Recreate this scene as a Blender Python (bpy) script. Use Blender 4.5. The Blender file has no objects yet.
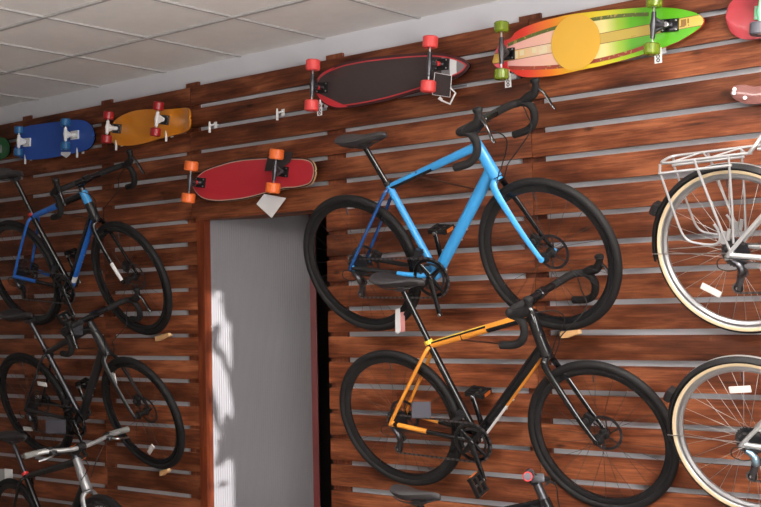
import bpy, bmesh, math, random
from mathutils import Vector as V, Matrix, Quaternion
C = bpy.context.scene.collection
PI = math.pi
random.seed(7)

# ------------------------------------------------------------------ camera
CAM = V((4.0, -4.75, 1.6))
F = 1242.45
ROT = Matrix(((0.766996238378817, 0.046857706366319106, 0.6399383764604468),
              (0.6413133060225044, -0.023600599463836393, -0.766916067913193),
              (-0.020832998613507684, 0.9986227351002156, -0.0481520415946635)))
cd = bpy.data.cameras.new('camera'); cam = bpy.data.objects.new('camera', cd); C.objects.link(cam)
cam.matrix_world = Matrix.Translation(CAM) @ ROT.to_4x4()
cd.sensor_width = 36; cd.lens = 36 * F / 761; cd.clip_start = .05
bpy.context.scene.camera = cam

def at(px, py, Y=0.0):
    """the point at depth Y (wall face = 0) seen at a photo pixel"""
    d = ROT @ V(((px - 380.5) / F, -(py - 253.5) / F, -1))
    return CAM + d * ((Y - CAM.y) / d.y)

# ------------------------------------------------------------------ materials
def nt(name):
    m = bpy.data.materials.new(name); m.use_nodes = True
    return m, m.node_tree, m.node_tree.nodes['Principled BSDF']
def mat(name, col, rough=.5, metal=0., coat=0., noise=0., nscale=30, spec=None, bump=0.):
    m, t, b = nt(name)
    b.inputs['Base Color'].default_value = (*col, 1)
    b.inputs['Roughness'].default_value = rough
    b.inputs['Metallic'].default_value = metal
    b.inputs['Coat Weight'].default_value = coat
    if spec is not None: b.inputs['Specular IOR Level'].default_value = spec
    if noise or bump:
        tc = t.nodes.new('ShaderNodeTexCoord'); n = t.nodes.new('ShaderNodeTexNoise')
        n.inputs['Scale'].default_value = nscale; n.inputs['Detail'].default_value = 5
        t.links.new(tc.outputs['Object'], n.inputs['Vector'])
        if noise:
            mx = t.nodes.new('ShaderNodeMix'); mx.data_type = 'RGBA'
            mx.inputs[6].default_value = (*[c * (1 - noise) for c in col], 1)
            mx.inputs[7].default_value = (*[min(1, c * (1 + noise)) for c in col], 1)
            t.links.new(n.outputs['Fac'], mx.inputs[0]); t.links.new(mx.outputs[2], b.inputs['Base Color'])
        if bump:
            bp = t.nodes.new('ShaderNodeBump'); bp.inputs['Strength'].default_value = bump; bp.inputs['Distance'].default_value = .002
            t.links.new(n.outputs['Fac'], bp.inputs['Height']); t.links.new(bp.outputs['Normal'], b.inputs['Normal'])
    return m

def wood_mat(name, cols, vertical=False, rough=.5):
    m, t, b = nt(name); N = t.nodes; L = t.links
    g = N.new('ShaderNodeNewGeometry'); tc = N.new('ShaderNodeTexCoord')
    mp = N.new('ShaderNodeMapping'); mp.inputs['Scale'].default_value = (22, 22, 1.1) if vertical else (1.1, 22, 22)
    off = N.new('ShaderNodeVectorMath'); off.operation = 'SCALE'; off.inputs['Scale'].default_value = 37.0
    cmb = N.new('ShaderNodeCombineXYZ')
    for k in 'XYZ': L.new(g.outputs['Random Per Island'], cmb.inputs[k])
    L.new(cmb.outputs[0], off.inputs[0])
    add = N.new('ShaderNodeVectorMath'); add.operation = 'ADD'
    L.new(tc.outputs['Object'], add.inputs[0]); L.new(off.outputs[0], add.inputs[1]); L.new(add.outputs[0], mp.inputs['Vector'])
    n1 = N.new('ShaderNodeTexNoise'); n1.inputs['Scale'].default_value = 2.6; n1.inputs['Detail'].default_value = 9; n1.inputs['Roughness'].default_value = .72; n1.inputs['Distortion'].default_value = .9
    L.new(mp.outputs[0], n1.inputs['Vector'])
    # broad blotches and knots
    mp2 = N.new('ShaderNodeMapping'); mp2.inputs['Scale'].default_value = (9, 9, 2.4) if vertical else (2.4, 9, 9); L.new(add.outputs[0], mp2.inputs['Vector'])
    n2 = N.new('ShaderNodeTexNoise'); n2.inputs['Scale'].default_value = 1.3; n2.inputs['Detail'].default_value = 3; L.new(mp2.outputs[0], n2.inputs['Vector'])
    mp3 = N.new('ShaderNodeMapping'); mp3.inputs['Scale'].default_value = (5, 5, 2.2) if vertical else (2.2, 5, 5); L.new(add.outputs[0], mp3.inputs['Vector'])
    vo = N.new('ShaderNodeTexVoronoi'); vo.inputs['Scale'].default_value = 1.6; L.new(mp3.outputs[0], vo.inputs['Vector'])
    kr = N.new('ShaderNodeValToRGB'); kr.color_ramp.elements[0].position = .03; kr.color_ramp.elements[0].color = (.28, .28, .28, 1)
    kr.color_ramp.elements[1].position = .12; kr.color_ramp.elements[1].color = (1, 1, 1, 1); L.new(vo.outputs['Distance'], kr.inputs[0])
    mxf = N.new('ShaderNodeMath'); mxf.operation = 'ADD'
    h = N.new('ShaderNodeMath'); h.operation = 'MULTIPLY'; h.inputs[1].default_value = .55; L.new(n2.outputs['Fac'], h.inputs[0])
    h2 = N.new('ShaderNodeMath'); h2.operation = 'MULTIPLY'; h2.inputs[1].default_value = .55; L.new(n1.outputs['Fac'], h2.inputs[0])
    L.new(h.outputs[0], mxf.inputs[0]); L.new(h2.outputs[0], mxf.inputs[1])
    cr = N.new('ShaderNodeValToRGB'); e = cr.color_ramp.elements
    e[0].position = .39; e[0].color = (*cols[0], 1); e[1].position = .68; e[1].color = (*cols[2], 1)
    mid = e.new(.54); mid.color = (*cols[1], 1)
    L.new(mxf.outputs[0], cr.inputs[0])
    mul = N.new('ShaderNodeMix'); mul.data_type = 'RGBA'; mul.blend_type = 'MULTIPLY'; mul.inputs[0].default_value = 1
    L.new(cr.outputs[0], mul.inputs[6]); L.new(kr.outputs[0], mul.inputs[7])
    hs = N.new('ShaderNodeHueSaturation'); mr = N.new('ShaderNodeMapRange'); mr.inputs[3].default_value = .68; mr.inputs[4].default_value = 1.32
    L.new(g.outputs['Random Per Island'], mr.inputs[0]); L.new(mr.outputs[0], hs.inputs['Value']); L.new(mul.outputs[2], hs.inputs['Color'])
    L.new(hs.outputs[0], b.inputs['Base Color'])
    b.inputs['Roughness'].default_value = rough; b.inputs['Specular IOR Level'].default_value = .3
    bp = N.new('ShaderNodeBump'); bp.inputs['Strength'].default_value = .25; bp.inputs['Distance'].default_value = .002
    L.new(n1.outputs['Fac'], bp.inputs['Height']); L.new(bp.outputs['Normal'], b.inputs['Normal'])
    return m

WOOD = wood_mat('stained_wood', ((.032, .0075, .003), (.135, .035, .0125), (.30, .098, .040)))
WOODV = wood_mat('stained_wood_upright', ((.05, .011, .005), (.12, .032, .014), (.20, .065, .03)), vertical=True)
TRIM = wood_mat('door_trim_wood', ((.06, .012, .005), (.11, .023, .008), (.17, .040, .014)), vertical=True, rough=.35)
PINE = wood_mat('raw_pine', ((.60, .33, .14), (.78, .47, .22), (.88, .60, .33)), rough=.6)
PLASTER = mat('grey_plaster', (.60, .60, .635), .9, noise=.06, nscale=3)
TILE = mat('ceiling_tile', (.82, .80, .78), .95, noise=.05, nscale=14, bump=.2)
GRID = mat('ceiling_grid_metal', (.40, .385, .38), .5)
FLOOR = mat('floor_vinyl', (.25, .22, .20), .5, noise=.15, nscale=4)
WALLP = mat('room_wall_paint', (.28, .27, .26), .9, noise=.04, nscale=2)

RUB = mat('tyre_rubber', (.010, .0092, .0095), .66, noise=.2, nscale=80, spec=.28)
CREAM = mat('cream_sidewall', (.66, .52, .33), .6, noise=.08)
BLK = mat('black_paint', (.006, .006, .007), .16, coat=.4, spec=.35)
MBLK = mat('matte_black', (.011, .0105, .011), .6, spec=.3)
TAPE = mat('bar_tape', (.013, .012, .0125), .75, spec=.3, bump=.6, nscale=160)
SADM = mat('saddle_vinyl', (.032, .029, .031), .5)
CHAR = mat('charcoal_paint', (.018, .0175, .019), .36, coat=.15, spec=.4)
RIMB = mat('black_rim', (.009, .009, .010), .22, coat=.25, spec=.35)
STEEL = mat('steel', (.55, .55, .56), .28, 1.)
DSTEEL = mat('dark_steel', (.09, .09, .10), .35, .9)
SILV = mat('silver_paint', (.60, .61, .62), .32, .65)
ALU = mat('brushed_aluminium', (.66, .67, .68), .35, .85, noise=.06, nscale=60)
SPOKES = mat('stainless_spoke', (.52, .52, .52), .35, .7)
SPOKEB = mat('black_spoke', (.035, .03, .03), .4, .5)
BLUE = mat('sky_blue_paint', (.045, .315, .68), .3, coat=.4)
NAVY = mat('deep_blue', (.012, .065, .22), .22, coat=.7)  # darker blue than the rest of the frame, for the seat stays
ROYAL = mat('royal_blue_paint', (.018, .13, .50), .3, coat=.4)
ORNG = mat('orange_paint', (.80, .30, .035), .32, coat=.4)
YEL = mat('yellow_paint', (.80, .56, .06), .35, coat=.3)
RUST = mat('dark_orange_paint', (.45, .11, .025), .35, coat=.3)
WHT = mat('white_paint', (.80, .80, .80), .4)
PAPER = mat('white_paper', (.82, .82, .83), .8)
PINK = mat('pink_print', (.70, .30, .29), .7)
GREYC = mat('grey_card', (.085, .085, .105), .6)
BLKC = mat('black_card', (.035, .028, .028), .6)
RED = mat('red_plastic', (.55, .03, .03), .4)
DRED = mat('dark_red_lens', (.10, .008, .008), .3)
RACKM = mat('silver_tube', (.46, .46, .47), .35, .6)
CHAINM = mat('chain_steel', (.16, .15, .15), .4, .8)
GSIL = mat('dull_silver_paint', (.30, .30, .31), .38, .5)
REFLW = mat('clear_reflector', (.75, .74, .72), .3)
REFLO = mat('amber_reflector', (.70, .17, .03), .3)
DARKP = mat('printed_mark', (.05, .05, .06), .7)

# ------------------------------------------------------------------ mesh builder
class MB:
    def __init__(s): s.bm = bmesh.new(); s.mats = []; s.attr = None
    def mi(s, m):
        if m not in s.mats: s.mats.append(m)
        return s.mats.index(m)
    def face(s, vs, m):
        try: f = s.bm.faces.new(vs)
        except ValueError: return None
        f.material_index = s.mi(m); f.smooth = True; return f
    def sweep(s, pts, r, m, n=10, closed=False, cap=True, ref=(0, 1, 0), a=1., b=1.):
        """tube along pts; r float or list; m material or fn(t, angle) (angle 0 on the side ref x tangent)"""
        pts = [V(p) for p in pts]; K = len(pts); ref = V(ref); rings = []
        rr = r if isinstance(r, (list, tuple)) else [r] * K
        prev = None
        for i, p in enumerate(pts):
            if closed: t = pts[(i + 1) % K] - pts[i - 1]
            else: t = pts[min(i + 1, K - 1)] - pts[max(i - 1, 0)]
            t.normalize()
            if prev is None or closed is True:
                B = ref - t * ref.dot(t)
                if B.length < 1e-3: B = V((1, 0, 0)) - t * t.x
            else:
                B = prev - t * prev.dot(t)
            B.normalize(); prev = B; Nn = B.cross(t)
            rings.append([s.bm.verts.new(p + (Nn * math.cos(2 * PI * k / n) * a + B * math.sin(2 * PI * k / n) * b) * rr[i]) for k in range(n)])
        R = K if closed else K - 1
        for i in range(R):
            A, Bq = rings[i], rings[(i + 1) % K]
            for k in range(n):
                mm = m((i + .5) / R, 2 * PI * (k + .5) / n) if callable(m) else m
                s.face((A[k], A[(k + 1) % n], Bq[(k + 1) % n], Bq[k]), mm)
        if cap and not closed:
            for q, ring in ((0, rings[0]), (1, rings[-1])):
                mm = m(q, 0) if callable(m) else m
                s.face(ring[::-1] if q == 0 else ring, mm)
        return s
    def lathe(s, prof, c, axis, m, n=32, closed=True):
        """profile of (radius, along-axis); m material or fn(j)"""
        ax = V(axis).normalized(); u = ax.orthogonal().normalized(); w = ax.cross(u); c = V(c); rings = []
        for k in range(n):
            d = u * math.cos(2 * PI * k / n) + w * math.sin(2 * PI * k / n)
            rings.append([s.bm.verts.new(c + d * r + ax * h) for r, h in prof])
        J = len(prof) if closed else len(prof) - 1
        for k in range(n):
            A, Bq = rings[k], rings[(k + 1) % n]
            for j in range(J):
                s.face((A[j], Bq[j], Bq[(j + 1) % len(prof)], A[(j + 1) % len(prof)]), m(j) if callable(m) else m)
        return s
    def disc(s, c, axis, r, h, m, n=24, bev=0.):
        b = bev or min(r, h) * .12
        prof = [(1e-4, -h / 2), (r - b, -h / 2), (r, -h / 2 + b), (r, h / 2 - b), (r - b, h / 2), (1e-4, h / 2)]
        return s.lathe(prof, c, axis, m, n, closed=False)
    def box(s, c, size, m, rot=None, bev=0.):
        bm2 = bmesh.new(); bmesh.ops.create_cube(bm2, size=1)
        bmesh.ops.scale(bm2, vec=V(size), verts=bm2.verts)
        if bev: bmesh.ops.bevel(bm2, geom=bm2.edges[:], offset=bev, segments=2, affect='EDGES', profile=.7)
        M = Matrix.Translation(V(c)) @ (rot.to_4x4() if rot else Matrix())
        mp = {v: s.bm.verts.new(M @ v.co) for v in bm2.verts}
        for f in bm2.faces: s.face([mp[v] for v in f.verts], m)
        bm2.free(); return s
    def slab(s, poly, d, m, side=None):
        """extrude a planar polygon (3D points) by vector d"""
        d = V(d); A = [s.bm.verts.new(V(p)) for p in poly]; B = [s.bm.verts.new(V(p) + d) for p in poly]
        s.face(A, m); s.face(B[::-1], m); n = len(A)
        for i in range(n): s.face((A[i], B[i], B[(i + 1) % n], A[(i + 1) % n]), side or m)
        return s
    def build(s, name, parent=None, loc=None, M=None, kind=None, sharp=.7):
        bmesh.ops.recalc_face_normals(s.bm, faces=s.bm.faces[:])
        for e in s.bm.edges:
            if len(e.link_faces) == 2 and e.calc_face_angle(0) > sharp: e.smooth = False
        me = bpy.data.meshes.new(name); s.bm.to_mesh(me); s.bm.free()
        for m in s.mats: me.materials.append(m)
        o = bpy.data.objects.new(name, me); C.objects.link(o)
        if parent: o.parent = parent
        if loc is not None: o.location = loc
        if M is not None: o.matrix_local = M
        if kind: o['kind'] = kind
        return o

def tag(o, label, cat, group=None):
    o['label'] = label; o['category'] = cat
    if group: o['group'] = group
    return o
def thing(name, label, cat, M=None, group=None):
    o = bpy.data.objects.new(name, None); C.objects.link(o); o.empty_display_size = .05
    if M is not None: o.matrix_world = M
    return tag(o, label, cat, group)
def centred(mb, name, c, label, cat, group=None):
    """a one-mesh thing whose origin sits at c (geometry given in world coordinates)"""
    o = mb.build(name); c = V(c); o.data.transform(Matrix.Translation(-c)); o.location = c
    return tag(o, label, cat, group)
def crom(P, k=6, closed=False):
    P = [V(p) for p in P]; n = len(P); out = []
    for i in range(n if closed else n - 1):
        if closed: a, b, c, d = P[i - 1], P[i], P[(i + 1) % n], P[(i + 2) % n]
        else: a, b, c, d = P[max(i - 1, 0)], P[i], P[i + 1], P[min(i + 2, n - 1)]
        for j in range(k):
            t = j / k
            out.append(.5 * ((2 * b) + (c - a) * t + (2 * a - 5 * b + 4 * c - d) * t * t + (3 * b - a - 3 * c + d) * t ** 3))
    if not closed: out.append(P[-1])
    return out
def lerp(a, b, t): return V(a) * (1 - t) + V(b) * t

# ------------------------------------------------------------------ setting
CEIL = 3.04
XL, XR, YF = -6.0, 5.6, -6.6
def struct(mb, name, **k): return mb.build(name, kind='structure', **k)
struct(MB().box(((XL + XR) / 2, YF / 2, -.05), (XR - XL + .4, -YF + .6, .1), FLOOR), 'floor')
struct(MB().box(((XL + XR) / 2, YF / 2, CEIL + .06), (XR - XL + .4, -YF + .6, .1), TILE), 'ceiling')
g = MB()
T = .633
for k in range(-8, 3):
    y = -.625 + T * k
    if YF < y < 0: g.box(((XL + XR) / 2, y, CEIL + .006), (XR - XL, .019, .012), GRID)
for k in range(-9, 10):
    x = .293 + T * k
    if XL < x < XR: g.box((x, YF / 2 + .015, CEIL + .0065), (.014, -YF + .03, .011), GRID)
struct(g, 'trim_1')                                                    # the ceiling grid

# back wall: plaster with a doorway
DX0, DX1, DZ = at(207.5, 400).x - .005, at(313, 400).x, 2.1615
DOORD = .034
PY = .038
p = MB()
def wallbox(mb, x0, x1, z0, z1, y0, y1, m): mb.box(((x0 + x1) / 2, (y0 + y1) / 2, (z0 + z1) / 2), (x1 - x0, y1 - y0, z1 - z0), m)
EDGE_L = at(199.5, 400).x      # right end of the slats left of the door
EDGE_R = at(329.5, 400).x      # left end of the slats right of the door
wallbox(p, XL, EDGE_L, 0, CEIL + .01, PY, .2, PLASTER)
wallbox(p, EDGE_R, XR, 0, CEIL + .01, PY, .2, PLASTER)
wallbox(p, EDGE_L, EDGE_R, DZ, CEIL + .01, PY, .2, PLASTER)
struct(p, 'wall_back')
# timber slat cladding
PITCH = .1305; GAP = .0240; Z0 = 2.5410
clad = MB()
for k in range(-3, 19):
    top = Z0 - (k) * PITCH - GAP / 2; bot = Z0 - (k + 1) * PITCH + GAP / 2
    if k == -3: top -= .0; bot = top - (PITCH - GAP)
    if bot < .02: continue
    segs = [(-2.16, -.279), (.943, 2.62)] if 0 else None
    j = [XL, -4.0, -2.162, EDGE_L, EDGE_R, .943, 3.3, XR - .02]
    if top > DZ + .05: runs = [(XL, -4.0), (-4.0, -1.362), (-1.362, .943), (.943, 3.3), (3.3, XR - .02)]
    else: runs = [(XL, -4.0), (-4.0, -2.162), (-2.162, EDGE_L), (EDGE_R, .943), (.943, 3.3), (3.3, XR - .02)]
    for x0, x1 in runs:
        jj = random.uniform(-.002, .002)
        clad.box(((x0 + x1) / 2, .011, (top + bot) / 2 + jj), (x1 - x0 - .003, .022, top - bot), WOOD, bev=.0015)
struct(clad, 'trim_3')
bat = MB()
for px, w in ((103, .10), (190, .10), (330, .113), (528, .115)):
    x = at(px, 60).x
    if px == 190: x = EDGE_L - .055
    if px == 330: x = EDGE_R + .057
    bat.box((x, .0300, 1.475), (w, .0158, 2.95), WOODV)
    if px in (190, 330):
        x2 = at(px, 70).x; bat.box((x2, .0300, 2.56), (.09, .0157, .78), WOODV)
for x in (-3.0, -4.1, 2.35, 3.4): bat.box((x, .0300, 1.475), (.09, .0158, 2.95), WOODV)
struct(bat, 'trim_4')
# doorway: trim, dark rebate, ribbed panel
fr = MB()
wallbox(fr, EDGE_L + .001, at(207.5, 400, .0).x - .008, 0, DZ - .012, -.004, DOORD + .03, TRIM)
struct(fr, 'trim_5')
fr = MB(); wallbox(fr, EDGE_L - .01, EDGE_R + .01, 2.149, 2.166, .002, .20, WOOD); struct(fr, 'trim_2')
# ribbed white door leaf, hinged at the left and standing ajar into the dark store behind
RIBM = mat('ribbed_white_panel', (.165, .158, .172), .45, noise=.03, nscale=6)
HINGE = V((DX0 - .02, DOORD, 0)); FAR = at(312, 400, .36); ddir = V((FAR.x - HINGE.x, FAR.y - HINGE.y, 0)); DL = ddir.length; ddir.normalize()
dang = math.atan2(ddir.y, ddir.x); DM = Matrix.Translation(HINGE) @ Matrix.Rotation(dang, 4, 'Z')
dm = MB(); n = 92; prev = None; DH = DZ + .03
for i in range(n + 1):
    x = DL * i / n; y = .0010 if i % 2 else 0
    cur = (dm.bm.verts.new((x, y, .01)), dm.bm.verts.new((x, y, DH)))
    if prev: dm.face((prev[0], cur[0], cur[1], prev[1]), RIBM)
    prev = cur
wallbox(dm, 0, DL, .01, DH, .004, .03, RIBM)
dm.box((DL / 2, -.001, at(260, 326, .13).z), (DL, .004, .006), RIBM)
door = struct(dm, 'door_1', sharp=.3, M=DM)
fr = MB(); wallbox(fr, DL, DL + .035, .01, DH, -.004, .034, mat('dark_red_door_edge', (.16, .018, .018), .4)); struct(fr, 'trim_6', M=DM)
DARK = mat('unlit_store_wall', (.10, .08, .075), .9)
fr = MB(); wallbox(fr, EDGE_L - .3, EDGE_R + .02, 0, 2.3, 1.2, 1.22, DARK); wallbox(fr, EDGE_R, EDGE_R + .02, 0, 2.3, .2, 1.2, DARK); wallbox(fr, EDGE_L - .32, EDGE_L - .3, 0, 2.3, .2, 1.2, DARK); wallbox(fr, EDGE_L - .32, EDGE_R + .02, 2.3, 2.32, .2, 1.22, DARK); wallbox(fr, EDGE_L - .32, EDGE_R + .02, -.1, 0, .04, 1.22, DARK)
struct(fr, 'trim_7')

# other walls of the shop (behind and beside the camera)
w = MB(); wallbox(w, XL - .1, XL, 0, CEIL + .01, YF, .05, WALLP); struct(w, 'wall_left')
WIN = (-4.6, -2.2, .55, 2.25)      # window opening in the right wall (y0, y1, z0, z1)
w = MB()
def sidebox(mb, y0, y1, z0, z1): mb.box((XR + .05, (y0 + y1) / 2, (z0 + z1) / 2), (.1, y1 - y0, z1 - z0), WALLP)
sidebox(w, YF, WIN[0], 0, CEIL); sidebox(w, WIN[1], .05, 0, CEIL); sidebox(w, WIN[0], WIN[1], 0, WIN[2]); sidebox(w, WIN[0], WIN[1], WIN[3], CEIL)
struct(w, 'wall_right')
SX0, SX1, SZ0, SZ1 = 5.045, 5.345, 1.05, 2.49   # slit added in the front wall to shape the sun patch
w = MB()
def frontbox(x0, x1, z0, z1): w.box(((x0 + x1) / 2, YF - .05, (z0 + z1) / 2), (x1 - x0, .1, z1 - z0), WALLP)
frontbox(XL - .1, SX0, 0, CEIL); frontbox(SX1, XR + .1, 0, CEIL); frontbox(SX0, SX1, 0, SZ0); frontbox(SX0, SX1, SZ1, CEIL)
struct(w, 'wall_front')
w = MB()
y0, y1, z0, z1 = WIN
for yy in (y0 + .03, (y0 + y1) / 2, y1 - .03): w.box((XR + .03, yy, (z0 + z1) / 2), (.05, .06, z1 - z0), WHT)
for zz in (z0 + .03, z1 - .03): w.box((XR + .03, (y0 + y1) / 2, zz), (.05, y1 - y0, .06), WHT)
w.box((XR + .07, (y0 + y1) / 2, (z0 + z1) / 2), (.01, y1 - y0, z1 - z0), PAPER)
struct(w, 'window_1')
w = MB()
for xx in (SX0 + .012, SX1 - .012): w.box((xx, YF - .03, (SZ0 + SZ1) / 2), (.024, .05, SZ1 - SZ0), WHT)
for zz in (SZ0 + .02, SZ1 - .02): w.box(((SX0 + SX1) / 2, YF - .03, zz), (SX1 - SX0, .05, .04), WHT)
struct(w, 'sun_slit_frame')  # frame of the added slit that trims the sun beam

# ------------------------------------------------------------------ bicycles
def rotz(a): return Matrix.Rotation(a, 3, 'Z')
def rotx(a): return Matrix.Rotation(a, 3, 'X')
def roty(a): return Matrix.Rotation(a, 3, 'Y')

def pose(p):
    t = V(p[:3]) + V((CAM.x, CAM.y, CAM.z))
    return t, rotz(p[3]) @ rotx(p[4]) @ roty(-p[5])

_spoke_cache = {}
def spoke_mesh(R, side, cross, m, big):
    key = (round(R, 3), side, round(cross, 2), m.name, big)
    if key not in _spoke_cache:
        b = MB(); rf = .045 if big else .022; rr = R - .036
        a = cross
        p0 = V((rf * math.sin(a), side * .028, rf * math.cos(a))); p1 = V((0, side * .003, rr))
        b.sweep([p0, lerp(p0, p1, .5), p1], .0010, m, n=4, ref=(1, 0, 0))
        bmesh.ops.recalc_face_normals(b.bm, faces=b.bm.faces[:])
        me = bpy.data.meshes.new('spoke'); b.bm.to_mesh(me); b.bm.free(); me.materials.append(m)
        _spoke_cache[key] = me
    return _spoke_cache[key]

def wheel(root, name, M, R, st, rear):
    tr = st.get('tyre_r', .0185); Rc = R - tr
    b = MB()
    dp = st.get('rim_d', .030); ri = R - 2 * tr + .006
    rm = st['rim']
    b.lathe([(ri, .011), (ri, -.011), (ri - dp * .55, -.0125), (ri - dp, -.006), (ri - dp, .006), (ri - dp * .55, .0125)], (0, 0, 0), (0, 1, 0), rm, 72)
    if st.get('valve', True): b.sweep([(0, 0, ri - dp), (0, 0, ri - dp - .035)], .003, DSTEEL, n=6)
    w = b.build(name, root, M=M)
    b = MB(); n = 16; rings = []
    pr = []
    for k in range(n):
        a = 2 * PI * (k + .5) / n; pr.append((Rc + tr * math.cos(a), tr * math.sin(a)))
    def tm(j):
        a = 2 * PI * (j + 1) / n
        if st.get('cream') and 1.2 < min(a, 2 * PI - a) < 2.35: return CREAM
        if st.get('cream') and min(a, 2 * PI - a) >= 2.35: return st['rim']
        return RUB
    b.lathe(pr, (0, 0, 0), (0, 1, 0), tm, 84)
    b.build('tyre', w)
    b = MB(); hm = st['hub']; ax = .066 if rear else .05
    b.lathe([(.0001, -ax), (.006, -ax), (.006, -.034), (.024, -.031), (.024, -.026), (.012, -.02), (.012, .02), (.024, .026), (.024, .031), (.006, .034), (.006, ax), (.0001, ax)], (0, 0, 0), (0, 1, 0), hm, 20, closed=False)
    b.build('hub', w)
    ns = st.get('spokes', 24); sm = st['spoke']
    for k in range(ns):
        side = 1 if k % 2 else -1; cr = 1 if (k // 2) % 2 else -1
        o = bpy.data.objects.new('spoke', spoke_mesh(R, side, cr * st.get('cross', 1.1), sm, False)); C.objects.link(o)
        o.parent = w; o.matrix_local = Matrix.Rotation(2 * PI * (k + .25) / ns, 4, 'Y')
    if st.get('disc', True):
        b = MB(); yy = .040
        b.lathe([(.080, yy - .001), (.080, yy + .001), (.067, yy + .001), (.067, yy - .001)], (0, 0, 0), (0, 1, 0), STEEL if st.get('shiny_rotor') else DSTEEL, 40)
        for k in range(6):
            a = k * PI / 3
            b.sweep([(.02 * math.cos(a), yy, .02 * math.sin(a)), (.07 * math.cos(a + .35), yy, .07 * math.sin(a + .35))], .0035, DSTEEL, n=6, b=.3)
        b.build('brake_rotor', w)
    if rear:
        b = MB()
        for i, rr in enumerate((.056, .050, .045, .040, .036, .032, .028, .025)):
            y = -.024 - i * .0042; prof = []
            b.lathe([(rr, y - .0009), (rr, y + .0009), (.016, y + .0009), (.016, y - .0009)], (0, 0, 0), (0, 1, 0), DSTEEL, 36)
            nt_ = int(rr * 2 * PI / .0127)
            for q in range(nt_):
                a = 2 * PI * q / nt_
                b.box((rr * math.cos(a), y, rr * math.sin(a)), (.006, .0017, .0055), DSTEEL, rot=roty(-a))
        b.build('cassette', w)
    for ang, rr in st.get('reflectors', {}).get('rear' if rear else 'front', []):
        b = MB(); c = V((rr * math.cos(ang), -.012, rr * math.sin(ang)))
        b.box(c, (.085, .008, .026), REFLW, rot=roty(-ang - st.get('refl_tilt', 1.9)), bev=.003)
        b.build('spoke_reflector', w)
    return w

def saddle_mb(c, L=.27, tilt=0., wid=.07, m=SADM):
    b = MB(); st = [(0, .55, .016, .018), (.04, .85, .014, .03), (.13, 1, .010, .038), (.26, .97, .003, .038), (.40, .75, .0, .034), (.54, .47, .0, .03), (.70, .30, .001, .026), (.86, .25, .0, .022), (.96, .20, -.004, .018), (1., .10, -.009, .010)]
    rings = []; n = 14; c = V(c)
    for t, w, z, d in st:
        ring = []
        for k in range(n):
            a = 2 * PI * k / n; yy = math.cos(a) * w * wid; zz = math.sin(a)
            zz = z + (zz * .012 if zz > 0 else zz * d)
            ring.append(b.bm.verts.new(c + roty(-tilt) @ V(((t - .48) * L, yy * (1 if math.sin(a) > -.3 else .82), zz))))
        rings.append(ring)
    for i in range(len(rings) - 1):
        for k in range(n): b.face((rings[i][k], rings[i][(k + 1) % n], rings[i + 1][(k + 1) % n], rings[i + 1][k]), m)
    b.face(rings[0], m); b.face(rings[-1][::-1], m)
    return b

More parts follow.
